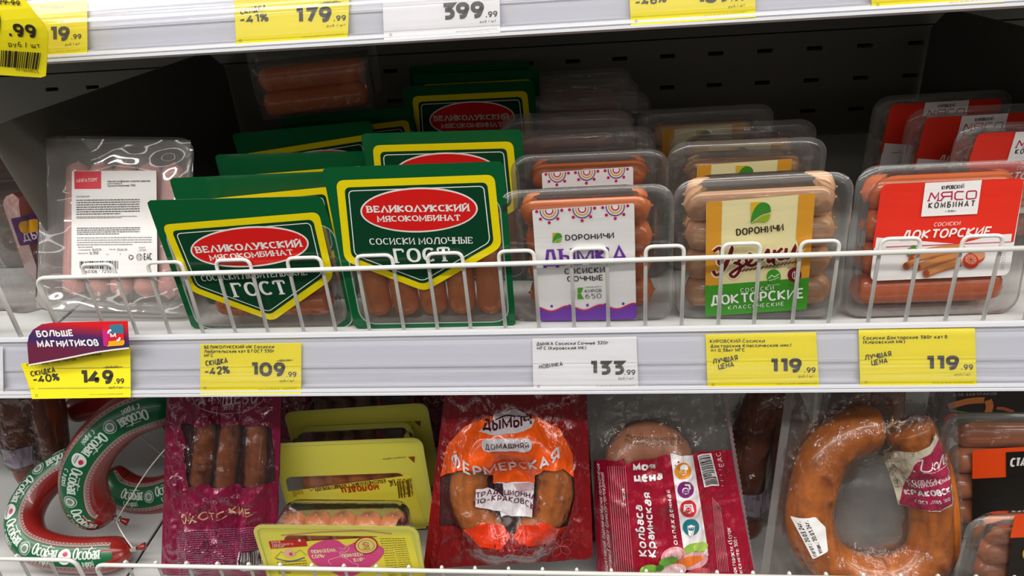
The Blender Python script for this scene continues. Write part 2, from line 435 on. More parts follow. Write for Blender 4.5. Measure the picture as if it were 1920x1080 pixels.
shelf('cooler_shelf', XS, XE, 0, 0, 'grey metal shelf at mid height carrying the green, orange and red sausage trays')
shelf('cooler_shelf', -.9, XS, 0, 0, 'end of the neighbouring grey shelf at far left, left of the gap, at mid height')
shelf('cooler_shelf', -.9, XE+.3, .044, .257, 'grey metal shelf along the top edge, its rail full of yellow and white tags')
shelf('cooler_shelf', XS, XE, -.05, -.26, 'lowest grey metal shelf under the ring sausages and yellow packs')
shelf('cooler_shelf', -.9, XS, -.05, -.26, 'lower neighbouring grey shelf at far left under the foremost ring sausage')

# upright dividers between the cooler bays
def divider(x, label):
    V = []
    for dx in (-.001, .001): V += [(x+dx, .075, .0), (x+dx, .035, .1664), (x+dx, .412, .1473), (x+dx, YW-.002, .121), (x+dx, YW-.002, .0)]
    F = [(0, 1, 2, 3, 4), (9, 8, 7, 6, 5)]+[(i, (i+1) % 5+0, (i+1) % 5+5, i+5) for i in range(5)]
    F = [tuple(f) for f in F]
    return tag(mesh_obj('shelf_divider', V, [f if len(f) == 5 else f[::-1] for f in F], M_PANEL), label, 'divider')
divider(-.3945, 'dark grey upright divider plate at the left bay end, behind the white labelled tray')
divider(.452, 'dark grey upright divider plate at the right bay end, behind the red labelled trays')

# ------------------------------------------------------------------ wire fences on the shelf fronts
def fence(label, x0, x1, y0, z0, pairs, corner, zt=.0575, singles=(), tilt=0):
    P = Pose(0, y0, z0); t = P.thing('wire_fence', label, 'wire fence')
    pth = []
    if corner in ('l', 'lr'): pth += [(x0+.0015, .0012, .0005), (x0, 0, zt+tilt*x0)]
    else: pth += [(x0, 0, zt+tilt*x0)]
    if corner in ('r', 'lr'): pth += [(x1, 0, zt+tilt*x1), (x1+.0005, .0012, .0005)]
    else: pth += [(x1, 0, zt+tilt*x1)]
    tube('top_wire', rounded_path(pth, .009, 6), .0019, M_WIRE, t, 10)
    for a, b in pairs:
        tube('wire_loop', rounded_path([(a+.0003, .0036, .0005), (a, .0036, zt+tilt*a+.0086), (b, .0036, zt+tilt*b+.0086), (b+.0003, .0036, .0005)], .0055, 5), .00148, M_WIRE, t, 8)
    for a in singles:
        tube('upright_wire', [(a+.0003, .0034, .0005), (a, .0034, zt+.0006), (a, .0026, zt+.0022), (a, .0006, zt+.0026)], .0014, M_WIRE, t, 8)
    return t
pr = [(-.3326, -.3066), (-.2784, -.2502), (-.223, -.196), (-.1664, -.1402), (-.1129, -.0854), (-.0587, -.0326), (-.0056, .0203), (.0472, .073), (.1006, .1275), (.1545, .1804),
      (.208, .2338), (.2616, .2876), (.3152, .341), (.369, .395), (.423, .449)]
fence('white wire fence with loops in front of the green, orange and red sausage trays', -.3716, .47, 0.0, 0, pr, 'l', .0580, tilt=.0052)
fence('white wire fence end at far left, in front of the sliced pink sausage', -.6, -.4066, 0.0, 0, [(-.462, -.436), (-.516, -.49)], 'r')
lw = [-.3525+.0283*k for k in range(30) if -.3525+.0283*k < .46]
fence('white wire fence along the bottom edge, before the yellow packs and crimson bags', -.3807, .47, -.052, -.26, [], 'l', .0577, singles=lw)
fence('short white wire fence at bottom left, before the foremost green-banded ring', -.6, -.3975, -.052, -.26, [], 'r', .0632, singles=[-.4255-.0283*k for k in range(6)])
# ------------------------------------------------------------------ price tags in the rails
DK = '3a3830'
def card(P, name, C, m, label, cat, ink_=None, group=None, thick=.0004, curl=None):
    """a card with the corners C (pixels: tl, tr, br, bl) lying in plane P, printed with ink_"""
    t = P.thing(name, label, cat, group)
    U = [P.uv(*c) for c in C]; n = 12; V = []; F = []
    for s in (0, 1):
        for i in range(n+1):
            for j in range(n+1):
                a, b = i/n, j/n
                u = [(U[0][k]*(1-a)+U[1][k]*a)*(1-b)+(U[3][k]*(1-a)+U[2][k]*a)*b for k in (0, 1)]
                V.append((u[0], s*thick-(curl(*u) if curl else 0), u[1]))
    N = (n+1)**2
    for s in (0, 1):
        for i in range(n):
            for j in range(n):
                a = s*N+i*(n+1)+j; f = (a, a+1, a+n+2, a+n+1); F.append(f[::-1] if s else f)
    edge = [i*(n+1) for i in range(n+1)]+[n*(n+1)+j for j in range(1, n+1)]+[i*(n+1)+n for i in range(n-1, -1, -1)]+[j for j in range(n-1, 0, -1)]
    for a, b in zip(edge, edge[1:]+edge[:1]): F.append((a, b, b+N, a+N))
    mesh_obj('card', V, F, m, None, t)
    if ink_ and ink_.P: ink_.build('print', t, (lambda u, v, h: (u, -h-.00005-(curl(u, v) if curl else 0), v)))
    return t
YEL, WHT = mat('tag_yellow_paper', 'f2e21c', .5, .3), mat('tag_white_paper', 'ecebe9', .5, .3)
PM = rail_pose(0, 0); PM = Pose(0, -.0205-.0026*.894, -.0405+.0026*.447*0, 0, 26.57)
PU = Pose(0, .044-.0205-.0026*.894, .257-.0405, 0, 26.57)
def price(I, big, A, B, h, dec, C, D, hd, E_=None, F_=None, c=DK):
    I.text(big, A, B, h, c, 2, .262, gap=1.2)
    I.text(dec, C, D, hd, c, 2, .2, gap=1.4)
    if E_: I.text('руб / шт', E_, F_, 4.6, c, 2, .13)
def small_square(I, x, y, s=3.6, c='8d8a55'): I.stroke([(x, y), (x+s, y), (x+s, y-s), (x, y-s)], .7, c, 2, True)

I = Ink('paper', PM)
I.text('ВЕЛИКОЛУКСКИЙ МК Сосиски', (383, 654), (514, 653), 6.2, DK, 2, .2); I.text('Любительские кат Б ГОСТ 330г', (383, 662), (515, 661), 6.2, DK, 2, .2)
I.text('МГС', (383, 669.5), (400, 669.3), 6, DK, 2, .2)
I.text('СКИДКА', (386, 687), (427, 681), 11, DK, 2, .2, shear=.05); I.text('−42%', (384, 705.5), (431, 700.5), 15.5, DK, 2, .22, gap=1.2)
I.text('189.99', (524, 678), (544, 678), 4.6, DK, 2, .13); I.stroke([(519, 676.5), (550, 675)], .8, DK, 3)
price(I, '109', (470, 706), (535, 706), 27, '.99', (537, 707), (556, 707), 10, (525, 716), (552, 716))
I.text('22.04.24 20:24 В - 4820050911', (485, 731), (556, 729.5), 2.6, '8d8a55', 2, .12); small_square(I, 383, 729)
card(PM, 'price_tag', [(376, 645), (565, 643), (564.5, 741), (375, 741)], YEL, 'yellow tag reading 109.99 below the two green packs', 'price tag', I)

I = Ink('paper', PM)
I.text('ДЫМКА Сосиски Сочные 320г', (1006, 648), (1141, 645.5), 6.4, DK, 2, .2); I.text('МГС (Кировский МК)', (1007, 656), (1099, 655), 6.2, DK, 2, .2)
I.text('НОВИНКА', (1011, 692), (1055, 686), 8, DK, 2, .17, shear=.08)
price(I, '133', (1105, 703), (1170, 703), 27, '.99', (1171, 703), (1191, 703), 10, (1160, 711.5), (1188, 711.3))
I.text('21-03-24 08:53 В 4620760013', (1118, 725), (1190, 724), 2.6, '8a8a88', 2, .12); small_square(I, 1008, 726, c='8a8a88')
card(PM, 'price_tag', [(998, 635), (1193, 631), (1197, 729), (1000, 731)], WHT, 'white tag reading 133.99 below the orange sausage tray', 'price tag', I)

I = Ink('paper', PM)
I.text('КИРОВСКИЙ Сосиски', (1331, 643), (1434, 642), 6.4, DK, 2, .17); I.text('Докторские Классические мяс/', (1332, 652), (1484, 650), 6.2, DK, 2, .2)
I.text('пт 0,38кг МГС', (1333, 660), (1396, 659), 6.2, DK, 2, .2)
I.text('ЛУЧШАЯ', (1337, 683.5), (1383, 675.5), 10.5, DK, 2, .18, shear=.05); I.text('ЦЕНА', (1347, 693), (1376, 688), 10.5, DK, 2, .18, shear=.05)
price(I, '119', (1443, 700), (1503, 699), 28, '.99', (1508, 699), (1529, 699), 10.5, (1497, 707.5), (1526, 707.3))
I.text('02.04.24 18:04  4670070651025', (1457, 721), (1531, 720), 2.6, '8d8a55', 2, .12); small_square(I, 1335, 723)
card(PM, 'price_tag', [(1323, 627), (1530, 623), (1536, 725), (1327, 727)], YEL, 'yellow tag reading 119.99 below the cream and green label', 'price tag', I)

I = Ink('paper', PM)
I.text('Сосиски Докторские 380г кат Б', (1618, 637), (1776, 634.5), 6.4, DK, 2, .2); I.text('(Кировский МК)', (1618, 644.5), (1697, 643.5), 6.2, DK, 2, .2)
I.text('ЛУЧШАЯ', (1622, 676), (1671, 668), 10.5, DK, 2, .18, shear=.05); I.text('ЦЕНА', (1634, 685.5), (1664, 681), 10.5, DK, 2, .18, shear=.05)
price(I, '119', (1735, 695), (1798, 694), 28, '.99', (1802, 693.5), (1824, 693.5), 10.5, (1790, 704), (1820, 703.5))
I.text('02.04.24 18:04  4670070651025', (1749, 719), (1825, 718), 2.6, '8d8a55', 2, .12); small_square(I, 1622, 718)
card(PM, 'price_tag', [(1610, 618), (1828, 615), (1831, 721), (1613, 723)], YEL, 'yellow tag reading 119.99 below the red sausage label', 'price tag', I)

I = Ink('paper', PM)
card(PM, 'price_tag', [(-80, 651), (5, 650), (6, 738), (-78, 740)], WHT, 'sliver of a white tag at the left edge of the middle rail', 'price tag', I)

# yellow tag with the loose corner, and the coloured flap standing over it
PF = Pose(0, -.0250, -.0405, 0, 26.57)
I = Ink('paper', PF)
I.text('Сосиски Молочные', (104, 674), (191, 666), 5.4, DK, 2, .15); I.text('ГОСТ вар 350г лоток', (56, 686.5), (144, 675.5), 5.2, DK, 2, .15)
I.text('СКИДКА', (61, 706), (104, 698), 10.5, DK, 2, .2, shear=.05); I.text('−40%', (64, 720), (112, 713.5), 15, DK, 2, .22, gap=1.2)
I.text('249.99', (199, 690.5), (222, 690), 4.6, DK, 2, .13); I.stroke([(194, 689), (230, 687.5)], .8, DK, 3)
price(I, '149', (151, 721), (213, 720), 27, '.99', (215, 719.5), (233, 719), 10, (205, 728.5), (231, 728))
I.text('01.03.24 20:22 В 4660330 021638', (168, 741), (231, 739.5), 2.6, '8d8a55', 2, .12); small_square(I, 67, 743)
kx, kz = PF.uv(62, 690)
def curl149(u, v): return .006*max(0, (kx+.022-u)/.03)**2*max(0, min(1, (v-.006)/.03)) if u < kx+.022 else 0
card(PF, 'price_tag', [(46, 681), (244, 648), (245, 745), (60, 748)], YEL, 'yellow tag reading 149.99 with a curling left corner', 'price tag', I, curl=curl149)
PT = Pose(0, -.0275, -.0405, 0, 14)
def promo():
    t = PT.thing('promo_card', 'red and violet card with white lettering above the curling yellow tag', 'promo card')
    m = bpy.data.materials.new('promo_gradient_print'); N, L = nodes_of(m); p = N['Principled BSDF']; p.inputs['Roughness'].default_value = .4
    tc = N.new('ShaderNodeTexCoord'); sp = N.new('ShaderNodeSeparateXYZ'); L.new(tc.outputs['Object'], sp.inputs[0])
    a = PT.uv(55, 640); b = PT.uv(240, 605)
    mr = N.new('ShaderNodeMapRange'); L.new(sp.outputs[2], mr.inputs[0]); mr.inputs[1].default_value = a[1]-.012; mr.inputs[2].default_value = b[1]
    m2 = N.new('ShaderNodeMapRange'); L.new(sp.outputs[0], m2.inputs[0]); m2.inputs[1].default_value = a[0]; m2.inputs[2].default_value = b[0]; m2.inputs[3].default_value = -.15; m2.inputs[4].default_value = .15
    ad = N.new('ShaderNodeMath'); L.new(mr.outputs[0], ad.inputs[0]); L.new(m2.outputs[0], ad.inputs[1])
    cr = N.new('ShaderNodeValToRGB'); L.new(ad.outputs[0], cr.inputs[0]); L.new(cr.outputs[0], p.inputs['Base Color'])
    e = cr.color_ramp.elements; e[0].position = .15; e[0].color = lin('6a2440'); e[1].position = 1.0; e[1].color = lin('e01a1e')
    for q, c in ((.42, '3a2a62'), (.62, '54275c'), (.85, 'a8233c')): x = e.new(q); x.color = lin(c)
    out = [(54, 684), (51, 645), (54, 630), (62, 618), (78, 608), (100, 605), (239, 602), (242, 652), (215, 655), (180, 660), (120, 672)]
    U = [PT.uv(*q) for q in out]; n = len(U)
    V = [(u, 0, v) for u, v in U]+[(u, .0005, v) for u, v in U]
    mesh_obj('card', V, [tuple(range(n))[::-1], tuple(range(n, 2*n))]+[(i, (i+1) % n, (i+1) % n+n, i+n) for i in range(n)], m, None, t)
    I = Ink('paper', PT)
    I.stroke([(54, 684.4), (120, 672.4), (180, 660.4), (215, 655.4), (242, 652.4)], 2.6, 'f0ecec', 1)
    I.text('БОЛЬШЕ', (70, 632.5), (139, 630), 12.5, 'f6f3f3', 3, .22, gap=1.6); I.text('МАГНИТИКОВ', (71.5, 652), (186, 648.5), 13, 'f6f3f3', 3, .22, gap=1.6)
    sq = roundpoly([(192, 610), (231, 607), (234, 647), (195, 650)], 6)
    I.poly(sq, 'd81f34', 2)
    I.poly(roundpoly([(206, 609), (231.5, 607), (233, 625), (206, 625)], [1, 6, 1, 1]), '3b7a94', 3)
    I.poly(roundpoly([(192.3, 617), (206, 620), (203, 648), (194.5, 649.5)], [1, 1, 1, 5]), 'd3237f', 3)
    I.poly(roundpoly([(202, 640), (233.6, 637), (234, 647), (201, 649.5)], [1, 1, 6, 1]), 'f0b21c', 3)
    I.poly([(222, 625), (233, 625), (233.6, 637), (222, 638)], 'e32128', 4)
    I.stroke(roundpoly([(224, 618), (203.5, 619), (204, 634)], [0, 6, 0]) [6:-6], 3.4, 'fbf9f8', 5)
    I.stroke(roundpoly([(225, 625), (225.5, 638), (204, 639)], [0, 6, 0])[6:-6], 3.4, 'fbf9f8', 5)
    I.text('М', (208.5, 633), (219.5, 632.5), 8.2, 'fbf9f8', 5, .26)
    I.build('print', t)
promo()

# upper rail
UW = 'e9e8e6'
I = Ink('paper', PU)
I.text('а Премьера', (68, 19), (121, 15), 6.4, DK, 2, .2); I.text('219.99', (118, 43), (141, 41), 4.6, DK, 2, .13); I.stroke([(112, 42), (150, 40)], .8, DK, 3)
price(I, '19', (93, 78), (131, 77), 28, '.99', (134, 74), (153, 73), 9.5, (123, 86), (150, 84)); I.text('01.03.24 20:22 В 4620760013', (84, 100), (150, 95), 2.4, '8d8a55', 2, .12)
card(PU, 'price_tag', [(20, 9), (163, -2), (163.5, 103), (18, 112)], YEL, 'yellow tag in the top rail, half hidden behind the hanging price flag', 'price tag', I)
I = Ink('paper', PU)
K179 = Ink('paper', PU); K179.text('СКИДКА', (451, 28), (500, 19), 11, DK, 2, .2, shear=.05); K179.text('−41%', (450, 46.5), (504, 40), 16, DK, 2, .22, gap=1.2)
price(I, '179', (553, 45), (622, 41.5), 30, '.99', (626, 40), (649, 38.5), 10.5, (613, 51), (648, 48.5)); I.text('339.99', (607, 8), (633, 5.5), 4.8, DK, 2, .13); I.stroke([(601, 7), (640, 3.5)], .8, DK, 3)
I.text('02.04.24 20:24 В  4660502027747', (568, 71), (645, 65), 2.6, '8d8a55', 2, .12); sq179 = (449, 78, '8d8a55')
t_1 = card(PU, 'price_tag', [(438, -20), (656, -28), (652, 73), (443, 88)], YEL, 'yellow tag reading 179.99 in the top rail', 'price tag', I)
I = Ink('paper', PU)
price(I, '399', (828, 38), (907, 34), 32, '.99', (911, 33), (933, 31), 11, (900, 43), (930, 41)); I.text('28.02.24 20:00 В 4607958077610', (855, 61), (932, 55), 2.6, '8a8a88', 2, .12); sq399 = (731, 67, '8a8a88')
t_ = card(PU, 'price_tag', [(716, -30), (936, -40), (938, 61), (720, 75)], WHT, 'white tag reading 399.99 in the top rail', 'price tag', I)
I = Ink('paper', PU)
K46 = Ink('paper', PU); K46.text('−46%', (1191, 13), (1250, 4), 15, DK, 2, .22, gap=1.2); price(I, '189', (1305, 8), (1368, 3), 30, '.99', (1371, 3), (1397, 1), 10.5, (1366, 15), (1397, 11.5))
I.text('02.04.24 20:24 В 4650050911', (1320, 31), (1400, 23), 2.6, '8d8a55', 2, .12); sq46 = (1191, 41, '8d8a55')
t_2 = card(PU, 'price_tag', [(1178, -60), (1414, -72), (1417, 32), (1183, 48)], YEL, 'yellow discount tag cut off by the picture top, right of the white 399.99 tag', 'price tag', I)
I = Ink('paper', PU)
I.text('02.04.24 20:24 В 4650050911', (1780, 6), (1872, -2), 2.6, '8d8a55', 2, .12); small_square(I, 1644, 11)
card(PU, 'price_tag', [(1630, -90), (1880, -105), (1882, 4), (1635, 17)], YEL, 'yellow tag showing only its lower edge, at the top right of the picture', 'price tag', I)

K46.build('discount_print', t_2, lambda u, v, h: (u, -h-.00005, v)); K179.build('discount_print', t_1, lambda u, v, h: (u, -h-.00005, v))
for sq_, tt_ in ((sq179, t_1), (sq399, t_), (sq46, t_2)):
    J = Ink('paper', PU); small_square(J, sq_[0], sq_[1], c=sq_[2]); J.build('corner_mark', tt_, lambda u, v, h: (u, -h-.00005, v))
# hanging flag in front of the top rail
PH = Pose(-.30, -.012, .20, 4, 8, 0)
I = Ink('paper', PH)
BK = '2b2417'
I.text('229.99', (-3, 6), (48, 10.5), 9, BK, 2, .2); I.stroke([(-6, 1), (46, 6)], 1.2, BK, 3)
I.text('9', (-24, 68), (18, 66), 52, BK, 2, .3); I.text('.99', (24, 68), (76, 71.5), 25, BK, 2, .24, gap=1.4)
I.text('руб / шт', (20, 87), (78, 90), 9.5, BK, 2, .15); I.barcode([(-50, 90), (77, 99), (67, 131), (-55, 120)], BK, 2, 26, 5)
I.text('РР1969855', (26, 134), (67, 138), 6.3, BK, 2, .12)
hx, hz = PH.uv(10, 70)
def curlH(u, v): return .005*math.sin((v-hz)*60+.6)
card(PH, 'price_flag', [(-120, -60), (40, -30), (94, 48), (-140, 40)], YEL, 'large yellow hanging price flag with a barcode, at top left', 'price flag', None, curl=curlH)
o = bpy.data.objects['price_flag']; 
mesh_me = [c for c in o.children if c.name.startswith('card')][0]
bpy.data.objects.remove(mesh_me)
def flag():
    out = [(-140, -60), (34, -40), (56, 0), (95, 52), (94, 70), (78, 147), (30, 144), (-60, 138), (-140, 130)]
    U = resample([PH.uv(*q) for q in out], 60); n = len(U); J = Ink('paper', PH); J.grid = .006; J.step = .0004
    J.poly(U, YEL, 0, True); J.poly(U[::-1], YEL, -1, True)
    J.build('card', o, lambda u, v, h: (u, -h-curlH(u, v), v))
    I.grid = .006; I.build('print', o, lambda u, v, h: (u, -h-.0003-curlH(u, v), v))
flag()
# ------------------------------------------------------------------ sausages and see-through trays
TRAY = clear('tray_plastic', 'f3f3f1', .12, .10, .9, .04, bump=(120, .12, .001, (1, 1, 1), 2))
LIDF = clear('lid_film', 'f9f9f8', .025, .05, .9, .04, bump=(42, .45, .005, (1, 1, .6), 4))
CRINK = clear('crinkled_film', 'f6f6f5', .12, .07, 1.0, .08, bump=(28, .8, .010, (1, 1, .6), 2))
def saus_mat(nm, c, c2): return mat(nm, c, .26, .5, coat=.7, bump=(120, .05, .0005), vary=(c2, 45, .5), sss=.12)
SA_OR = saus_mat('sausage_orange', 'ea8146', 'dc6c34'); SA_TAN = saus_mat('sausage_tan', 'e6b288', 'dca074')
SA_RED = saus_mat('sausage_red_orange', 'e87844', 'd96634'); SA_BR = saus_mat('sausage_brown', 'e88c50', 'd8763a'); SA_PK = saus_mat('sausage_pink', 'e0a098', 'd4908a')
def sausage_geo(length, r, ax='x', bend=0.0, seg=20, seed=0, squash=1.0):
    """a plump casing, pleated and knotted at both ends"""
    rr = random.Random(seed); ph = rr.uniform(0, 6); n = 30; V, F = [], []
    for i in range(n+1):
        t = i/n; s = -length/2+length*t; e = min(t, 1-t)*length
        q = min(1, e/(r*.95)); rad = r*max(.06, (1-(1-q)**2.3)**.5)
        pl = .09*max(0, 1-e/(r*1.1)) if q > .02 else 0
        off = bend*(1-(2*t-1)**2)
        for k in range(seg):
            a = 2*math.pi*k/seg; ra = rad*(1+pl*math.cos(9*a+ph))
            y, z = ra*math.cos(a)*squash, ra*math.sin(a)+off
            V.append((s, y, z) if ax == 'x' else (z, y, s))
    for i in range(n):
        for k in range(seg):
            a, b = i*seg+k, i*seg+(k+1) % seg; f = (a, b, b+seg, a+seg); F.append(f if ax == 'x' else f[::-1])
    F += [tuple(range(seg))[::-1], tuple(range(n*seg, n*seg+seg))]
    # little tied tips
    for e in (-1, 1):
        b = len(V); m = 8; pr = [(0, .07), (.02, .05), (.04, .08), (.07, .06), (.075, .02)]
        for d, w in pr:
            for k in range(m):
                a = 2*math.pi*k/m; s = e*(length/2+d*r); y, z = w*r*math.cos(a), w*r*math.sin(a)
                V.append((s, y, z) if ax == 'x' else (z, y, s))
        for i in range(len(pr)-1):
            for k in range(m): F.append((b+i*m+k, b+i*m+(k+1) % m, b+(i+1)*m+(k+1) % m, b+(i+1)*m+k))
        F.append(tuple(range(b+(len(pr)-1)*m, b+len(pr)*m)))
    return V, F
def sausage(parent, c, length, r, m, ax='x', bend=0, seed=0, squash=1, rot=0):
    V, F = sausage_geo(length, r, ax, bend, 20, seed, squash); cr, sr = math.cos(R(rot)), math.sin(R(rot))
    V = [(x*cr-z*sr+c[0], y+c[1], x*sr+z*cr+c[2]) for x, y, z in V]
    return mesh_obj('sausage', V, F, m, None, parent, True)
def loops_mesh(name, loops, m, parent, cap=True, smooth=True):
    n = len(loops[0]); V = [p for l in loops for p in l]; F = []
    for i in range(len(loops)-1):
        for k in range(n): F.append((i*n+k, i*n+(k+1) % n, (i+1)*n+(k+1) % n, (i+1)*n+k))
    if cap:
        b = len(V); L = loops[-1]; c = Vector((0, 0, 0))
        for p in L: c += Vector(p)/n
        for f in (.6, .25): V += [tuple(c+(Vector(p)-c)*f) for p in L]
        a = (len(loops)-1)*n
        for j, q in enumerate((b, b+n)):
            pa = a if j == 0 else b
            for k in range(n): F.append((pa+k, pa+(k+1) % n, q+(k+1) % n, q+k))
        F.append(tuple(range(b+n, b+2*n)))
    return mesh_obj(name, V, F, m, None, parent, smooth)
def rl(x0, z0, x1, z1, r, y, n=6): return [(u, y, v) for u, v in rrect(x0, z0, x1, z1, r, n)]
def tray(parent, w, h, depth, fl=.009, r=.011, m=None, ct=None, lip=.0022, name='tray', bot=None):
    """thermoformed tray standing on its edge: flange in front, hollow going back; local z from 0"""
    ct = fl if ct is None else ct; bot = fl if bot is None else bot
    x0, x1 = -w/2, w/2
    L = [rl(x0+.0004, .0004, x1-.0004, h-.0004, r, lip+.0006), rl(x0, 0, x1, h, r, .0006), rl(x0+fl*.9, bot*.9, x1-fl*.9, h-ct*.9, r*1.1, .0006),
         rl(x0+fl, bot, x1-fl, h-ct, r*1.2, .0022), rl(x0+fl+.0012, bot+.0012, x1-fl-.0012, h-ct-.0012, r*1.3, depth*.5), rl(x0+fl+.0022, bot+.002, x1-fl-.0022, h-ct-.0022, r*1.4, depth*.86),
         rl(x0+fl+.005, bot+.005, x1-fl-.005, h-ct-.005, r*1.3, depth)]
    return loops_mesh(name, L, m or TRAY, parent)
def lid(parent, w, h, m=None, r=.011, amp=.0006, seed=0, name='lid_film', pleat=.9):
    """thin film over the tray, slightly sunken and creased"""
    n = 46; V, F = [], []
    for j in range(n+1):
        for i in range(n+1):
            a, b = i/n*2-1, j/n*2-1
            x, z = a*(w/2-.001), h/2+b*(h/2-.001)
            k = r*.35                                 # rounded corners
            ex, ez = abs(x)-(w/2-r), abs(z-h/2)-(h/2-r)
            if ex > 0 and ez > 0:
                d = math.hypot(ex, ez)
                if d > r-.001: f = (r-.001)/d; x = math.copysign(w/2-r+ex*f, x); z = h/2+math.copysign(h/2-r+ez*f, z-h/2)
            edge = max(0, 1-max(abs(a), abs(b))**6)
            y = -.0002+edge*amp*(noise.noise((x*45+seed, z*30, seed))+.8)
            dx, dz = w/2-.011-abs(x), h/2-.011-abs(z-h/2); d = math.hypot(dx, dz)      # pleats running into the corners
            if amp > .0004: y -= pleat*amp*edge*math.exp(-(d/.016)**2)*(math.sin(math.atan2(dz, dx)*13+seed)+.4)
            V.append((x, y, z))
    for j in range(n):
        for i in range(n): q = j*(n+1)+i; F.append((q, q+1, q+n+2, q+n+1))
    return mesh_obj(name, V, F, m or LIDF, None, parent, True)

# ------------------------------------------------------------------ green packs
GREEN, DGREEN, GY, GW, GRED = '0c5a30', '0b3f25', 'f0dc10', 'eef0ec', 'dc1f1c'
def green_front(P, w, h, yel, rc, tip, win, oval, rows, parent):
    I = Ink('film', P, .00009)
    out = rrect(-w/2, 0, w/2, h, .003, 3); wi = [P.uv(*q) for q in win]
    x0, x1 = min(q[0] for q in wi), max(q[0] for q in wi); z0, z1 = min(q[1] for q in wi), max(q[1] for q in wi)
    hole = rrect(x0, z0, x1, z1, .012, 6)
    I.ringq(out[18:]+out[:18] if 0 else out, hole, GREEN, 1, 128)
    I.ringq(inset(hole, -.0002), inset(hole, .0008), '9fb3a4', 2, 96)
    Y = roundpoly([P.uv(*q) for q in yel], rc, 6); Yu = [P.uv(*q) for q in yel]
    I.poly(Y, GY, 3, True)
    I.poly(roundpoly(inset(Yu, .0056), [r*.7 for r in rc], 6), DGREEN, 4, True)
    li = roundpoly(inset(Yu, .0083), [r*.6 for r in rc], 6); I.stroke(li, .0007, GW, 5, True, True)
    cx, cy, rx, ry, rot = oval
    I.ell(cx, cy, rx+3.2, ry+3.2, 'f1e9e4', 6, rot, 44); I.ell(cx, cy, rx, ry, GRED, 7, rot, 44)
    for r_ in rows: I.text(*r_[:4], GW, 8, r_[4], True, gap=r_[5] if len(r_) > 5 else 2.0)
    return I.build('printed_film', parent)
def green_pack(P, w, h, label, kind, front, group=None):
    t = P.thing('sausage_pack', label, 'sausages', group)
    dp = .026
    tray(t, w-.001, h-.001, dp, .0085, .006, lip=.0026, bot=.004)
    if kind == 'v':
        for k in range(5): sausage(t, (-.0445+.0222*k, .0128, h*.5-.0125), h-.036, .0108, SA_BR, 'z', .0006*(k-2), 10+k)
    else:
        for k in range(4): sausage(t, (.003, .0128, .0165+.0208*k), w-.034, .0105, SA_OR, 'x', .0005, 20+k)
    for v in lid(t, w-.004, h-.004, LIDF, .004, .0003).data.vertices: v.co.y += .0006
    green_front(P, w, h, *front, t)
    return t
P_D1 = Pose(-.0619, .0085, 0, .8, -2.6, .6)
fD = ([(630, 338), (927, 327), (941, 463), (797, 546), (646, 489)], [.006, .006, .007, .006, .007], None, [(677, 608), (937, 365)],
      (786, 393, 107, 39, -1.5), [('ВЕΛИКОΛУКСКИЙ', (688.5, 398.5), (880.5, 395.5), 13.5, .245, 1.0), ('МЯСОКОМБИНАТ', (708.5, 415.5), (863.5, 413), 11.5, .22, 1.0),
                                  ('СОСИСКИ МОЛОЧНЫЕ', (694, 458.5), (887, 456), 12.5, .16), ('ГОСТ', (741, 493), (844, 489.5), 28, .19, 1.6)])
gD = green_pack(P_D1, .1283, .1360, 'front green pack of upright sausages, red oval inside a yellow shield, above the fence', 'v', fD, 'green packs with upright sausages')
P_C1 = Pose(-.1967, .0118, 0, .3, -5, .8)
fC = ([(304, 421), (598, 397), (626, 521), (511, 602), (356, 545)], [.006, .006, .007, .006, .007], None, [(372, 617), (624, 420)],
      (468.5, 462, 108, 35, -3.5), [('ВЕΛИКОΛУКСКИЙ', (369.5, 474.5), (567.5, 462), 13, .245, 1.0), ('МЯСОКОМБИНАТ', (395.5, 488), (551, 477), 10.5, .22, 1.0),
                                    ('СОСИСКИ ЛЮБИТЕЛЬСКИЕ', (380, 527), (577, 515), 11, .16), ('ГОСТ', (441, 557), (539, 551), 27, .19, 1.6)])
gC = green_pack(P_C1, .1325, .1165, 'frontmost green pack of lying sausages, tipped forward above the yellow 109.99 tag', 'h', fC, 'green packs with lying sausages')
for ps, lb in (((-.2024, .0559, 0, 2.3, -2.6, .6), 'second green pack of lying sausages, directly behind the frontmost tipped one'),
               ((-.1898, .1074, 0, 1.3, -2.6, 1.6), 'third green pack of lying sausages, its left corner beside the clear tray'),
               ((-.1995, .1819, 0, 3.1, -2.0, -2.0), 'rearmost slanting green pack of lying sausages, under the upturned orange tray'),
               ((-.1760, .2330, 0, 2.0, -2.0, 0), 'green pack corner peeping out right of the upturned orange tray')):
    copy_tree(gC, Pose(*ps), lb)
for ps, lb in (((-.0545, .0861, 0, -1.8, -3.2, .5), 'second green pack of upright sausages, directly behind the front one'),
               ((-.0515, .2391, 0, -3.0, -2.9, -.5), 'dim green pack in the shade showing most of its red oval'),
               ((-.0520, .2800, .0005, 0, -1.4, .3), 'dark green pack whose yellow line shows just above the dim one with the red oval'),
               ((-.0655, .3220, .0005, 2.1, -1.4, .9), 'rearmost almost black green pack close to the back wall')):
    copy_tree(gD, Pose(*ps), lb)

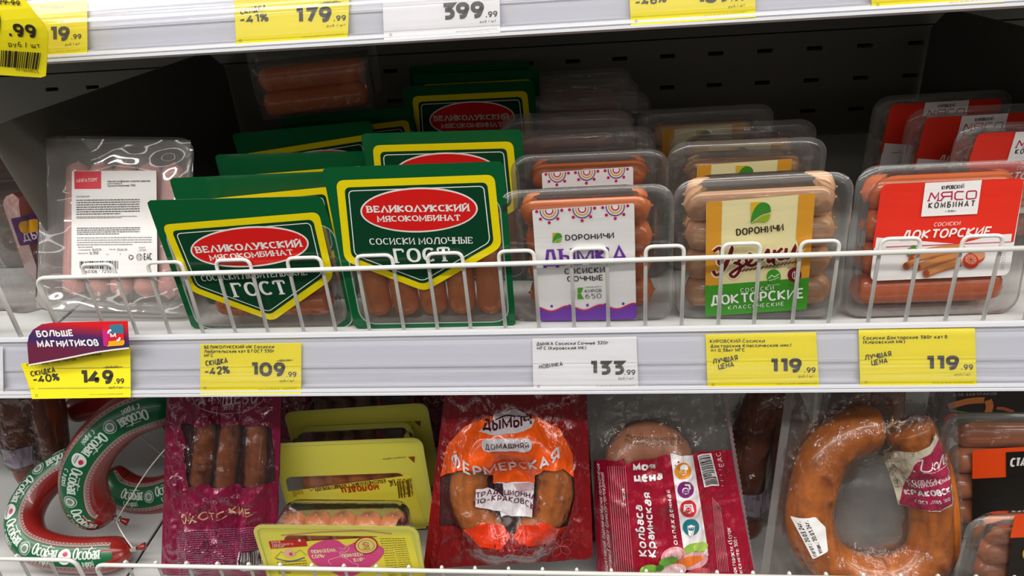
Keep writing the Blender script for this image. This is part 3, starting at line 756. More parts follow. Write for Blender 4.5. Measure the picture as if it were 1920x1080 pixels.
# ------------------------------------------------------------------ clear trays with a label: orange, tan and red ranges
def label_quad(I, C, c, l=1, r=3): I.poly(roundpoly(C, r) if r else C, c, l)
def leaf(I, x, y, s, yl='e0a92e', g1='3f9a35', g2='8dbb2b', bgc='f3f1ee', l=4):
    I.poly([(x-.45*s, y-.5*s), (x+.1*s, y-.52*s), (x-.30*s, y+.30*s), (x-.42*s, y+.1*s)], yl, l)
    f = lambda Q: catmull([(x+p*s, y+q*s) for p, q in Q], 4)
    up = f([(-.46, .5), (-.40, .1), (-.2, -.3), (.05, -.48), (.3, -.46), (.46, -.3), (.49, -.03)])+f([(.49, -.05), (.1, .06), (-.22, .27), (-.45, .49)])
    lo = f([(-.44, .5), (-.18, .33), (.12, .13), (.48, .03)])+f([(.47, .05), (.4, .3), (.2, .44), (-.12, .42), (-.42, .5)])
    I.poly(up, g1, l+1); I.poly(lo, g2, l+1)
def labelled_tray(P, w, h, depth, label, n, r, sm, build, group, bend=0, lens=None, ct=.009, fl=.011, bot=.005, second=0, dv=0, pleat=.9, film=None, fr=None):
    t = P.thing('sausage_tray', label, 'sausages', group)
    tray(t, w, h, depth+(.015 if second else 0), fl, .014, ct=ct, bot=bot)
    pitch = (h-ct-bot-.004)/n
    for k in range(n):
        ln = (lens[k] if lens else w-2*fl-.012)
        sausage(t, (.0006*(-1)**k, depth*.48, bot+.002+pitch*(k+.5)), ln, r, sm, 'x', bend, 40+k+int(w*1e4), .98)
    for k in range(second): sausage(t, (.002, depth*.48+.0175, bot+.002+pitch*(n-k-.5)), (lens[0] if lens else w-2*fl-.012), r*.95, sm, 'x', bend, 70+k)
    lid(t, w-.003, h-.003, film or LIDF, .013, .0007, w*100, pleat=pleat)
    I = Ink('label', fr or P, .00005); build(I)
    o = I.build('label', t, lambda u, v, hh: (u, -.0004-hh-.0012*(1-min(1, abs(u)/(w*.5))**2), max(.002, v+dv)))
    return t
CRINKF = clear('creased_film', 'f4f3f1', .06, .05, 1.0, .06, bump=(46, .9, .010, (1, 1, .7), 4))
SLACK = clear('slack_film', 'efeeec', .16, .06, 1.0, .07, bump=(34, .9, .012, (.5, 1, 1.3), 4))
# -- orange range
P_E1 = Pose(.0605, .0137, 0, -1.4, -6, -1.2)
def lab_E(I):
    W_, CR, PU_, GO = 'f1efed', 'cf1d53', '6b33a0', 'e0b14a'
    label_quad(I, [(998, 392), (1189, 379), (1193, 596), (1013, 603)], W_, 1, 5)
    for cx, cy in ((1030, 393), (1091.5, 389), (1153.5, 385)):
        for rr_, c, l in ((18, PU_, 2), (16, W_, 3), (13.5, GO, 4), (10.5, W_, 5), (8, CR, 6), (5.6, W_, 7)):
            a0 = 0
            pts = [(cx+rr_*math.cos(R(a)), cy+rr_*math.sin(R(a))) for a in range(0, 360, 12)]
            top = lambda x: 391.8-(x-998)*.068+1.2
            pts = [(x, max(y, top(x))) for x, y in pts]; I.poly(pts, c, l)
        for dx, dy in ((-23.5, 2), (-16.5, 16), (0, 22.5), (16, 15), (23.5, -1)): I.ell(cx+dx, cy+dy, 3, 3, CR, 3, n=12)
    leaf(I, 1044.5, 444, 19, bgc=W_)
    I.text('DОРОНИЧИ', (1060.5, 449), (1151, 444.5), 11, '1d1b1c', 4, .16)
    I.text('ДЫМКА', (1019, 498), (1176, 490), 32, PU_, 4, .17, True, gap=1.2)
    I.text('СОСИСКИ', (1059, 512), (1134, 508.5), 10.5, '1d1b1c', 4, .15); I.text('СОЧНЫЕ', (1064, 526), (1131, 523), 10.5, '1d1b1c', 4, .15)
    I.poly([(1083, 537), (1094, 536.5), (1090, 547), (1083, 546.5)], '57a431', 4); I.poly([(1083, 548), (1089, 548), (1095, 558), (1083, 558.5)], '57a431', 4)
    I.poly([(1069.5, 537.5), (1078, 537), (1078, 558.5), (1070.5, 559)], 'e3ddd0', 4); I.poly([(1070.5, 541), (1073, 541), (1073, 552), (1071, 552)], 'd06a2a', 5); I.poly([(1074, 545), (1077, 545), (1077, 556), (1074.5, 556)], '4a8a3a', 5)
    I.text('ХЛЫНОВ-ВЯТКА', (1097, 537.5), (1128, 536), 2.6, '33302f', 4, .12); I.text('КИРОВ', (1097, 546.5), (1128, 545), 6.2, '1d1b1c', 4, .13); I.text('650', (1098, 557.5), (1128, 556.5), 9, '1d1b1c', 4, .1)
    top = [(1011.5+182*i/48, 577.5-6.5*i/48-4.5*math.sin(2*math.pi*(i/48*2.95-.62))) for i in range(49)]
    I.poly(top+[(1193, 594), (1188, 596.5), (1018, 603), (1012.6, 599)], PU_, 3)
    I.stroke(top, 3, CR, 4)
    for i in range(5): I.ell(1034.5+33.5*i, 572-1.2*i, 2.6, 2.6, PU_, 4, n=12)
tE = labelled_tray(P_E1, .1233, .1145, .029, 'front clear tray of orange sausages with a white and purple label, behind the fence', 4, .0128, SA_OR, lab_E, 'clear trays with white and purple label', ct=.009, lens=[.0960, .0935, .0940, .0945])
for ps, lb in (((.0617, .0831, 0, 0, -3.4, -.2), 'second clear tray of orange sausages, white label strip with rings above the front tray'),
               ):
    copy_tree(tE, Pose(*ps), lb)
tEb = labelled_tray(Pose(.0566, .1308, 0, -.3, -2.8, .2), .1205, .1187, .029, 'third clear tray in the column of white and purple labels, half shaded', 4, .0118, SA_OR, lab_E, 'clear trays with white and purple label', ct=.022, dv=-.022, fr=P_E1, pleat=1.8, film=SLACK)
for ps, lb in (((.0414, .1825, 0, -.6, -2.3, .1), 'fourth clear tray in the white and purple column, reaching left over the dim green pack'),
               ((.0600, .2415, 0, -.1, -1.4, .2), 'fifth clear tray in the white and purple column, dim, below the wall slots'),
               ((.0534, .2900, 0, -.2, -.9, -.4), 'sixth clear tray in the white and purple column, nearly black'),
               ((.0480, .3420, 0, -.2, -.9, -.4), 'last clear tray of the white and purple column, at the back wall')):
    copy_tree(tEb, Pose(*ps), lb)
# -- tan range
P_F1 = Pose(.1842, .0119, 0, -3.9, -2.1, -2.6)
def lab_F(I):
    CRM, OR_, GN, MR = 'e9dda6', 'd9982f', '3f9326', '6d1620'
    label_quad(I, [(1324, 378), (1528, 361), (1512, 578), (1322, 592)], CRM, 1, 3)
    I.poly([(1324.5, 378), (1353.5, 375.6), (1349.5, 532.5), (1322.5, 535)], OR_, 2); I.poly([(1497, 363.6), (1528, 361), (1516.5, 519), (1487, 521.5)], OR_, 2)
    I.poly([(1322.5, 534), (1516.5, 518.5), (1512, 578), (1322, 592)], GN, 3)
    leaf(I, 1425, 397, 40, 'ddb02a', '3e8a2e', '8fae23')
    I.text('DОРОНИЧИ', (1380, 440.5), (1468, 431), 13.5, '2a2019', 4, .16)
    def scr(c, wd, l):
        for S_ in ([(1338, 470), (1348, 463), (1352, 472), (1347, 488), (1352, 494), (1362, 488), (1372, 463), (1368, 480), (1356, 504), (1343, 514), (1337, 506)],
                   [(1372, 484), (1380, 478), (1387, 481), (1384, 489), (1378, 491), (1387, 494), (1386, 506), (1376, 517), (1369, 512), (1380, 503), (1395, 495)],
                   [(1395, 494), (1404, 490), (1411, 480), (1405, 474), (1399, 484), (1402, 494), (1412, 495), (1421, 488)],
                   [(1420, 489), (1430, 482), (1437, 470), (1440, 468), (1440, 488), (1448, 484)],
                   [(1452, 466), (1449, 489), (1452, 478), (1466, 463)], [(1455, 474), (1462, 484), (1472, 480)],
                   [(1474, 463), (1472, 480), (1480, 480), (1490, 461), (1488, 474), (1494, 474), (1505, 462)]):
            I.stroke(catmull(S_, 5), wd, c, l)
    scr('efe3c0', 12, 4); scr(MR, 6.2, 5)
    for i in range(15):
        x, y = 1393+i*7.2, 505-i*1.15; I.stroke([(x-3, y+2), (x+3.4, y-2.6)], 2.6, MR, 6)
    I.ell(1450, 516, 13, 13.5, GN, 5); I.stroke([(1440, 520), (1446, 514), (1452, 517), (1460, 511)], 1.6, 'e9eeda', 6); I.stroke([(1441, 524), (1452, 521), (1460, 517)], 1.2, 'e9eeda', 6)
    I.ell(1489, 513.5, 13, 13.5, MR, 5); I.stroke([(1489+4*math.cos(R(a)), 514+7*math.sin(R(a))) for a in range(0, 361, 30)], 1.2, 'f0e4dc', 6); I.stroke([(1489, 507), (1489, 521)], 1.1, 'f0e4dc', 6)
    for cx, c in ((1450, GN), (1489, MR)):
        I.text('ДОМАШНЕЕ', (cx-13, 501.5), (cx+13, 499.5), 3, c, 6, .16); I.text('ВКУСНО', (cx-11, 534), (cx+11, 532), 2.8, 'f0ead2' if cx < 1460 else c, 6, .16)
    I.text('СОСИСКИ', (1388, 546), (1450, 541), 7.5, 'f2f3ea', 5, .13, gap=4); I.text('ДОКТОРСКИЕ', (1333, 571), (1506, 557), 19, 'f5f6ee', 5, .17, gap=1.7); I.text('КЛАССИЧЕСКИЕ', (1365, 578.5), (1469, 570.5), 7, 'f2f3ea', 5, .13, gap=4)
tF = labelled_tray(P_F1, .1190, .1155, .029, 'front clear tray of tan sausages with a cream, orange and green label', 4, .0128, SA_TAN, lab_F, 'clear trays with cream label', ct=.010, fl=.007, lens=[.1065, .1050, .1055, .1040], second=2)
tFb = labelled_tray(Pose(.1841, .0944, 0, -1.4, -2.3, -.3), .1205, .1148, .029, 'second clear tray of tan sausages, green leaf on its label just above the front tray', 4, .0120, SA_TAN, lab_F, 'clear trays with cream label', ct=.015, fl=.009, dv=-.003, fr=P_F1, pleat=1.8, film=CRINKF)
for ps, lb in (((.1890, .1408, 0, -.9, -2.3, -.7), 'third clear tray of tan sausages, thin cream and orange label edge showing'),
               ((.1657, .1923, 0, 0, -2.3, -.6), 'rearmost clear tray of tan sausages, crinkled film in the shade')):
    copy_tree(tFb, Pose(*ps), lb)
# -- red range
P_H1 = Pose(.3075, .0118, 0, 1.8, 7.2, .2)
def lab_H(I):
    RD, W_, CR = 'e0301f', 'edeae8', 'b3234a'
    O = [(1652, 345), (1920, 333), (1891, 515), (1630, 526)]
    label_quad(I, O, W_, 1, 14)
    I.poly(roundpoly([(1652, 345), (1920, 333), (1899, 453), (1635, 464)], [14, 14, .5, .5]), RD, 2)
    I.poly([(1733, 342), (1839, 336.5), (1830, 400), (1725, 405)], W_, 3)
    I.text('КИРОВСКИЙ', (1763, 354.5), (1804.5, 352), 7.5, '2a2628', 4, .17, gap=1.3)
    for S_ in ([(1739, 375.5), (1744, 360)], [(1744, 360), (1751, 371), (1758, 359.5), (1756.5, 375)], [(1782, 374), (1783, 358.5), (1766, 359.5), (1763, 363), (1765, 367), (1782, 366.5)], [(1768, 368), (1761.5, 375)],
               [(1805, 358), (1793, 358), (1789, 361), (1788, 370), (1791, 373), (1804, 372.5)]): I.stroke(S_, 2.6, CR, 4)
    I.stroke(roundpoly([(1811, 357.5), (1829, 356.5), (1827.5, 371), (1809.5, 372)], 4), 2.6, CR, 4, True)
    for x0_, y0_ in ((1739, 375.5), (1756.5, 375), (1761.5, 375)): I.stroke([(x0_-2.6, y0_), (x0_+2.6, y0_-.2)], 2, CR, 4)
    I.text('КОМБИНАТ', (1738, 390), (1824, 386), 11.5, '2a2628', 4, .17, gap=5)
    I.text('1930', (1774, 397), (1786, 396.4), 4, '2a2628', 4, .16); I.stroke([(1769.5, 395), (1772.5, 395)], .9, '2a2628', 4); I.stroke([(1787.5, 394.2), (1790.5, 394.1)], .9, '2a2628', 4)
    I.text('СОСИСКИ', (1748, 423.5), (1797, 421), 7.6, 'f3dcd6', 4, .14, shear=.18); I.text('ДОКТОРСКИЕ', (1688, 448.5), (1853, 441), 17.5, 'f6ebe7', 4, .19, shear=.18, gap=1.6)
    I.stroke([(1660, 462), (1896, 452.5)], 1.6, 'c02a5c', 4)
    for dx, dy, rr_ in ((0, 0, 5), (7, -5, 5), (-5, 5, 4), (3, 6, 4), (14, 0, 5), (-2, 10, 3)): I.ell(1704+dx, 467+dy, rr_, rr_*.8, '4d8a34', 4, n=9)
    for dx, dy, rr_ in ((0, 0, 5), (7, 3, 4), (-6, 2, 4), (18, 8, 6)): I.ell(1802+dx, 462+dy, rr_, rr_*.7, '5c9a3c', 4, n=9)
    I.ell(1828, 480, 17, 13, 'c94a30', 4, -10); I.ell(1832, 477, 13, 9, 'dc9a78', 5, -10); I.ell(1818, 488, 15, 14, 'cf3d28', 6, 20); I.ell(1818, 485, 11, 9, 'd8977a', 7, 20)
    for a in range(0, 180, 45): I.stroke([(1818-10*math.cos(R(a)), 485-8*math.sin(R(a))), (1818+10*math.cos(R(a)), 485+8*math.sin(R(a)))], 1.3, 'c2452f', 8)
    SS = [((1712, 474), (1798, 461), 13), ((1708, 484), (1790, 468), 14), ((1719, 499), (1795, 476), 15), ((1735, 510), (1800, 490), 16), ((1697, 497), (1716, 488), 14)]
    for i, (a, b, w) in enumerate(SS):
        l = 9+i*3; mid = ((a[0]+b[0])/2, (a[1]+b[1])/2-1.5)
        I.stroke(catmull([a, mid, b], 6), w, 'b5683a', l); I.stroke(catmull([(a[0]+2, a[1]-1), (mid[0], mid[1]-1.2), (b[0], b[1]-1)], 6), w*.72, 'cf8a52', l+1)
        I.ell(a[0], a[1], w*.5, w*.52, 'a9562f', l+1, n=14); I.ell(a[0]-.5, a[1]-.3, w*.33, w*.36, '9a4a2a', l+2, n=12)
    I.lines((1874, 505), (1878, 470), (8, -2), 9, 'b9b4b2', 1.4, 4)
tH = labelled_tray(P_H1, .1230, .1145, .030, 'front clear tray of red-orange sausages with a large red and white label', 4, .0126, SA_RED, lab_H, 'clear trays with red label', ct=.008, lens=[.1085, .1030, .1030, .1030])
tHb = labelled_tray(Pose(.4020, .1193, 0, 4.6, -3.4, 1.5), .1190, .1127, .030, 'second clear red-labelled tray at the right edge, half out of the picture', 4, .0120, SA_RED, lab_H, 'clear trays with red label', ct=.012, dv=.004, fr=P_H1, pleat=1.8, film=CRINKF)
for ps, lb in (((.3840, .1655, 0, 3.4, -2.6, .6), 'third clear red-labelled tray, white name panel cut by the tray before it'),
               ((.3725, .2093, 0, 2.0, -2.4, .1), 'rearmost clear red-labelled tray, standing before the right divider')):
    copy_tree(tHb, Pose(*ps), lb)

# ------------------------------------------------------------------ white-labelled tray leaning back at the left
P_B = Pose(-.3385, .0240, .0098, .2, 28.6, 3.1)
def pack_B():
    t = P_B.thing('sausage_tray', 'clear tray of pale pink sausages leaning back, white label with a small red square', 'sausages')
    tray(t, .1360, .1475, .019, .0085, .012, CRINK, bot=.010)
    for k in range(5): sausage(t, (-.043+.0215*k+.003, .0102, .0705), .114, .0098, SA_PK, 'z', 0, 60+k, .86)
    n = 36; V, F = [], []
    for j in range(n+1):
        for i in range(n+1):
            a, b = i/n, j/n; x = (a-.5)*.132; z = .002+b*.143; e = min(1, 8*min(a, 1-a, b, 1-b))
            cor = noise.noise((x*28+z*30, z*60-x*40, 3))*.0022*max(0, b*1.6-.75)+noise.noise((x*60, z*40, 9))*.0009
            ph = (b-.86+.28*abs(a-.5))*26; fold = .0022*math.exp(-ph*ph*.35)*math.sin(a*math.pi) if b > .6 else 0
            V.append((x, -.0004+e*(.0016+cor-fold), z))
    for j in range(n):
        for i in range(n): q = j*(n+1)+i; F.append((q, q+1, q+n+2, q+n+1))
    mesh_obj('lid_film', V, F, clear('lid_film_creased', 'f4f4f3', .17, .05, 1.0, .09, bump=(13, .8, .020, (.7, 1, 1.1), 2)), None, t, True)
    I = Ink('label', P_B, .00012); G1, G2 = '5a5856', '8d8b89'
    label_quad(I, [(137, 321), (295, 320.5), (297, 519), (136, 522)], 'eeecea', 1, 2)
    I.poly([(141.5, 321.5), (192, 321.5), (192, 354.5), (142, 355)], 'd8323f', 2); I.text('МИРАТОРГ', (146.5, 342.5), (186, 340.5), 6.6, 'f4e6e4', 4, .16, True)
    I.text('Мясное колбасное изделие вареное', (204, 342.5), (284, 341.5), 4, '3d3b3a', 4, .16); I.text('категории Б', (204, 346.3), (231, 346), 3.4, '3d3b3a', 4, .16); I.text('Сосиски Молочные 350г', (204, 351), (257, 350), 4.2, '3d3b3a', 4, .16)
    I.text('ГОСТ 23670-2019', (146, 371), (170, 370.5), 3, G1, 4, .14)
    I.lines((146, 377), (146, 403), (118, -1.5), 7, G1, 2.0, 4, 4, 1, 3.5); I.lines((146, 407.5), (146, 410), (114, -1), 2, G2, 1.5, 4, 5, 1, 3)
    I.lines((147, 429), (147, 440), (118, -1), 4, G1, 1.7, 4, 6, 1, 3.5); I.lines((147, 447), (147, 460), (140, -1), 4, G2, 1.6, 4, 7, 1, 3.5)
    I.text('Дата изготовления', (149, 465), (176, 464.5), 2.8, G1, 4, .14); I.text('и упаковывания', (149, 470), (172, 469.6), 2.6, G1, 4, .14); I.text('26.03.24', (175, 470.5), (193, 470), 4.2, G1, 4, .14); I.text('Годен до:', (207, 469), (219, 468.6), 2.6, G1, 4, .14); I.text('25.04.24', (222, 470.5), (241, 470), 4.2, G1, 4, .14)
    I.text('Масса нетто:', (149, 476.5), (168, 476), 2.8, G1, 4, .14); I.text('0,350', (171, 477.5), (187, 477), 5.4, '3d3b3a', 4, .14); I.text('кг', (202, 478.5), (207, 478.3), 3, G1, 4, .14); I.text('3', (227, 478.5), (229, 478.3), 3, G1, 4, .14)
    I.text('64043', (263, 466), (274, 465.7), 3, G1, 4, .14); I.text('497300', (263, 471), (276, 470.7), 3, G1, 4, .14)
    for k in range(3):
        a = R(120*k-90); x, y = 248, 482.5
        I.stroke([(x+5*math.cos(a-.5), y+5*math.sin(a-.5)), (x+5*math.cos(a+1.2), y+5*math.sin(a+1.2))], 1.5, '3d3b3a', 4)
    I.stroke([(263.5+5.3*math.cos(R(q)), 482+6*math.sin(R(q))) for q in range(0, 360, 20)], .8, G1, 4, True); I.stroke([(261, 478), (261.5, 486)], .9, G1, 4); I.stroke([(265, 478), (265, 486)], .9, G1, 4); I.stroke([(264, 478.5), (266.5, 478.5)], 1.6, G1, 4)
    I.text('EAC', (272, 488), (286.5, 487.5), 13, '2d2b2a', 4, .13)
    I.barcode([(152, 490), (224, 489), (224, 505), (152.5, 503.5)], '3a3837', 4, 26, 8); I.text('640106 * 725018', (158, 512.5), (219, 511.5), 6.2, '3a3837', 4, .12)
    I.build('label', t, lambda u, v, h: (u, -.0014-h, v))
pack_B()

# ------------------------------------------------------------------ upturned tray on top of the green packs, ribbed bottom towards us
def pack_up():
    P = Pose(-.1935, .205, .1195, 16, 0, 0); t = P.thing('sausage_tray', 'upturned ribbed clear tray with two brown-orange sausages, high up in the shade', 'sausages')
    w, h, d = .1060, .048, .060
    # ribbed bottom faces the shopper (local -y); the flange lies at the back
    nx, nz = 60, 14; V, F = [], []
    for j in range(nz+1):
        for i in range(nx+1):
            a, b = i/nx, j/nz; x = (a-.5)*w; z = b*h
            rib = max(0, math.cos((a-.14)*2*math.pi/.115))**3*.0042 if .1 < a < .72 and .08 < b < .93 else 0
            ed = min(1, 9*min(a, 1-a, b*1.6, (1-b)*1.6)); V.append((x, .004*(1-ed)**2-rib+.0005*noise.noise((x*80, z*80, 2)), z))
    for j in range(nz):
        for i in range(nx): q = j*(nx+1)+i; F.append((q, q+1, q+nx+2, q+nx+1))
    mesh_obj('ribbed_bottom', V, F, clear('tray_plastic_dim', 'f4f2f0', .06, .10, 1.0, .07), None, t, True)
    L = [rl(-w/2, 0, w/2, h, .006, .004), rl(-w/2-.001, -.0005, w/2+.001, h+.0015, .006, d*.5), rl(-w/2-.002, -.001, w/2+.002, h+.003, .006, d), rl(-w/2-.010, -.001, w/2+.010, h+.011, .008, d+.001)]
    loops_mesh('tray', L, TRAY, t, False)
    for r_, (y, z) in enumerate(((.014, .0125), (.014, .0355), (.042, .0125), (.042, .0355))): sausage(t, (-.001, y, z), w-.006, .0116, SA_OR, 'x', 0, 80+r_)
    return t
pack_up()
# ------------------------------------------------------------------ lowest shelf: bags, rings, yellow packs
BAGF = clear('bag_film', 'f9f9f8', .02, .05, .95, .05, bump=(40, .95, .016, (1.3, 1, .6), 4))
BAGF2 = clear('bag_film_back', 'e6e4e2', .16, .12, .7, .03, bump=(42, .4, .006, (1.2, 1, .7), 4), haze_col='b9b4b0')
ZL = -.2598
def line_d(p, L):
    """distance of p to the polyline L, and how far along"""
    best = 9; s = 0
    for a, b in zip(L, L[1:]):
        ax, ay = b[0]-a[0], b[1]-a[1]; q = ax*ax+ay*ay; t = max(0, min(1, ((p[0]-a[0])*ax+(p[1]-a[1])*ay)/q))
        d = math.hypot(p[0]-a[0]-ax*t, p[1]-a[1]-ay*t)
        if d < best: best = d
    return best
class Bag:
    """two sheets of film welded along the edges, swelling over what lies inside"""
    def __init__(s, P, C, path_px=(), r=.016, wr=.0012, seed=0, drop=True, spread=1.55):
        s.P = P; s.U = [P.uv(*c) for c in C]; s.seed = seed; s.wr = wr; s.r = r; s.sp = spread
        if drop:                                   # side edges carried on down to the shelf
            tl, tr, br, bl = s.U
            ext = lambda a, b: (a[0]+(b[0]-a[0])*(a[1]-.0015)/(a[1]-b[1]), .0015)
            s.U = [tl, tr, ext(tr, br), ext(tl, bl)]
        s.paths = [[P.uv(*q) for q in p] for p in path_px]
    def ab(s, u, v):
        tl, tr, br, bl = s.U
        b = (tl[1]+tr[1]-2*v)/(tl[1]+tr[1]-bl[1]-br[1]); l = tl[0]+(bl[0]-tl[0])*b; r_ = tr[0]+(br[0]-tr[0])*b
        return (u-l)/(r_-l), b
    def h(s, u, v):
        a, b = s.ab(u, v); e = max(0, min(1, 9*min(a, 1-a), 9*min(b+.02, 1.02-b)))
        hh = 0
        for L in s.paths:
            d = line_d((u, v), L)/s.r
            if d < s.sp:
                tube_ = (1-d*d)**.5 if d < .8 else max(0, .6*(1-(d-.8)/(s.sp-.8))**1.6)
                hh = max(hh, tube_)
        q = noise.noise((u*40, v*30, s.seed+2))*.6
        w = noise.noise((u*70+s.seed, v*45, s.seed*2.3))*s.wr*.6+(1-abs(noise.noise((u*75+q, v*22+q, s.seed+5))))**5*s.wr*1.1+(1-abs(noise.noise((u*38+v*34+q, v*52-u*30, s.seed+9))))**6*s.wr*.8
        return (hh*s.r*1.03+.0012+w)*e*(1 if hh < .02 else 1)+.0004
    def sheet(s, name, parent, m, side=-1, n=(72, 96), f=1.0):
        V, F = [], []; tl, tr, br, bl = s.U
        for j in range(n[1]+1):
            for i in range(n[0]+1):
                a, b = i/n[0], j/n[1]
                u = (tl[0]*(1-a)+tr[0]*a)*(1-b)+(bl[0]*(1-a)+br[0]*a)*b; v = (tl[1]*(1-a)+tr[1]*a)*(1-b)+(bl[1]*(1-a)+br[1]*a)*b
                if i in (0, n[0]): u += .0007*noise.noise((v*60, s.seed, 1))
                V.append((u, side*s.h(u, v)*f, v))
        for j in range(n[1]):
            for i in range(n[0]):
                q = j*(n[0]+1)+i; fc = (q, q+n[0]+1, q+n[0]+2, q+1); F.append(fc if side < 0 else fc[::-1])
        return mesh_obj(name, V, F, m, None, parent, True)
    def ink(s, kind='bag', grid=.003, step=.00018):
        I = Ink(kind, s, step, grid); return I
    def uv(s, px, py):
        off = 0
        for k in range(6): u, v = s.P.uv(px, py, off); off = .5*off-.5*s.h(u, v)
        return (u, v)
    def lay(s, I, name, parent, lift=.0003): return I.build(name, parent, lambda u, v, h: (u, -s.h(u, v)-lift-h, v), True)
    def ring(s, name, path, parent, m, r=None, k=3, taper=(0.5, .5), seg=22, y=0):
        P = catmull(path, 7); r = r or s.r; n = len(P)
        def rad(t):
            e = min(t, 1-t)*n*.5; q = min(1, (e+.15)/4); f = taper[0] if t < .5 else taper[1]
            return r*(f+(1-f)*(1-(1-q)**2.2)**.5)*(1+.02*math.sin(t*40))
        V, F = tube_geo([(u, y, v) for u, v in P], rad, seg)
        return mesh_obj(name, V, F, m, None, parent, True)

SA_KR = mat('smoked_sausage', 'c06a1c', .3, .5, coat=.4, bump=(110, .25, .0012, (1, 1, 1), 4), vary=('a0520f', 110, .6), sss=.08)
SA_DK = mat('dark_smoked_sausage', '7a3a20', .3, .5, coat=.4, bump=(110, .25, .0012), vary=('5a2614', 55, .7))
SA_HU = mat('thin_smoked_sausage', '8e4a26', .32, .5, coat=.3, bump=(90, .3, .0015), vary=('6c3016', 60, .7))
SA_RN = mat('boiled_ring_sausage', 'b3785a', .35, .5, coat=.2, bump=(120, .2, .001), vary=('a0644a', 50, .6), sss=.08)

# -- vacuum bag with the horseshoe of smoked sausage
P_P = Pose(.28, -.027, ZL+.004, 0, 20, 0)
def bag_krakow():
    t = P_P.thing('ring_sausage_bag', 'clear vacuum bag holding a large orange-brown horseshoe sausage, cream and crimson paper band', 'sausage')
    path = [(1652, 803), (1618, 806), (1575, 826), (1542, 866), (1524, 920), (1518, 975), (1534, 1030), (1580, 1070), (1640, 1085), (1700, 1074), (1744, 1036), (1752, 975), (1742, 905), (1722, 850), (1708, 812), (1700, 795)]
    B = Bag(P_P, [(1482, 690), (1788, 690), (1811, 1080), (1428, 1080)], [path], .0196, .0012, 3)
    B.paths = [catmull([P_P.uv(*q) for q in path], 4)]
    B.ring('sausage', [P_P.uv(*q) for q in path], t, SA_KR, .0196, taper=(.35, .55), seg=28)
    kx = P_P.uv(1658, 792)
    V, F = tube_geo([(kx[0]-.004, -.010, kx[1]-.004), (kx[0]-.001, -.013, kx[1]+.001), (kx[0]+.004, -.012, kx[1]+.004), (kx[0]+.008, -.010, kx[1]+.004), (kx[0]+.010, -.008, kx[1]+.001), (kx[0]+.006, -.010, kx[1]-.002), (kx[0]+.001, -.012, kx[1]+.003), (kx[0]+.002, -.011, kx[1]+.010)], .0011, 8)
    mesh_obj('twine', V, F, mat('twine', 'b08a58', .8, .2), None, t, True)
    class Fr:
        uv = staticmethod(lambda px, py: P_P.uv(px, py, -.0185))
    I = B.ink('label', .003, .00015); I.fr = Fr; CRM, CR, W_ = 'e6dcc4', 'b80f4e', 'f4eef0'
    band = [(1661, 851), (1685, 851), (1712, 846), (1738, 834), (1757, 812), (1766, 842), (1777, 875), (1789, 905), (1799, 930), (1786, 943), (1757, 955), (1725, 960), (1697, 960), (1690, 930), (1680, 900), (1670, 873)]
    I.poly(band, CRM, 1)
    I.poly([(1713, 872), (1722, 858), (1742, 845), (1760, 824), (1768, 850), (1778, 880), (1786, 905), (1784, 940), (1757, 953), (1725, 960), (1699, 959), (1704, 915)], CR, 2)
    for S_ in ([(1719, 863), (1726, 860), (1724, 878), (1730, 881), (1741, 876), (1744, 862)], [(1749, 864), (1745, 872), (1750, 876), (1755, 870), (1752, 863), (1747, 866)],
               [(1755, 876), (1762, 858), (1766, 852), (1767, 868), (1771, 866)], [(1776, 858), (1771, 861), (1771, 868), (1776, 864), (1777, 856), (1779, 864)]):
        I.stroke(catmull(S_, 5), 2.6, W_, 3)
    I.stroke([(1728, 884), (1748, 881), (1780, 870)], 1.2, W_, 3)
    I.text('КОЛБАСА', (1707, 911.5), (1753, 900.5), 8, W_, 3, .16); I.text('ПОЛУКОПЧЁНАЯ', (1711, 920), (1780, 897), 8, W_, 3, .16)
    I.text('КРАКОВСКАЯ', (1707, 938), (1797, 915), 12, W_, 3, .22, gap=1.5); I.text('ГОСТ 31785-2012', (1722, 948.5), (1778, 935), 6.4, W_, 3, .16)
    I.text('EAC', (1698, 925), (1694, 910), 6, '4a4238', 3, .14); I.lines((1684, 905), (1690, 888), (3, -1), 4, '6a6256', 1.2, 3, 3, 1, 2)
    I.stroke([(1676+3.5*math.cos(R(a)), 868+4*math.sin(R(a))) for a in range(0, 360, 30)], .8, '6a6256', 3, True); I.stroke([(1682, 884), (1686, 880), (1688, 886)], 1, '6a6256', 3, True)
    o = B.lay(I, 'paper_band', t, .0002); o['label'] = 'cream and crimson paper band'
    I = B.ink('paper', .003, .00015); I.fr = Fr
    I.poly(roundpoly([(1486, 976), (1525, 963), (1545, 984), (1549, 1028), (1521, 1043)], 3), 'eeeceb', 1)
    I.text('Изгот.: 20.03.24г.', (1529, 1037), (1500, 977), 7.5, '26241f', 2, .18); I.text('Упак.: 20.03.24г.', (1540, 1030), (1512, 971), 7.5, '26241f', 2, .18)
    o = B.lay(I, 'date_sticker', t, .0012); o['label'] = 'white date sticker'
    B2 = B; f = B.sheet('bag_front', t, BAGF, -1, (72, 96), 1.0)
    for v in f.data.vertices: v.co.y -= .0007
    B.sheet('bag_back', t, BAGF2, 1, (30, 40), .75)
    # woven weld along the left edge
    tl, bl = B.U[0], B.U[3]; V, F = [], []; n = 40
    for i in range(n+1):
        u, v = tl[0]+(bl[0]-tl[0])*i/n, tl[1]+(bl[1]-tl[1])*i/n; V += [(u-.0015, -.0016, v), (u+.0052, -.0019, v)]
    for i in range(n): F.append((2*i, 2*i+2, 2*i+3, 2*i+1))
    o = mesh_obj('weld_strip', V, F, clear('weld_film', 'e2e0de', .35, .3, .3, .03, bump=(900, .8, .001), haze_col='a5a09c'), None, t)
    return t
bag_krakow()

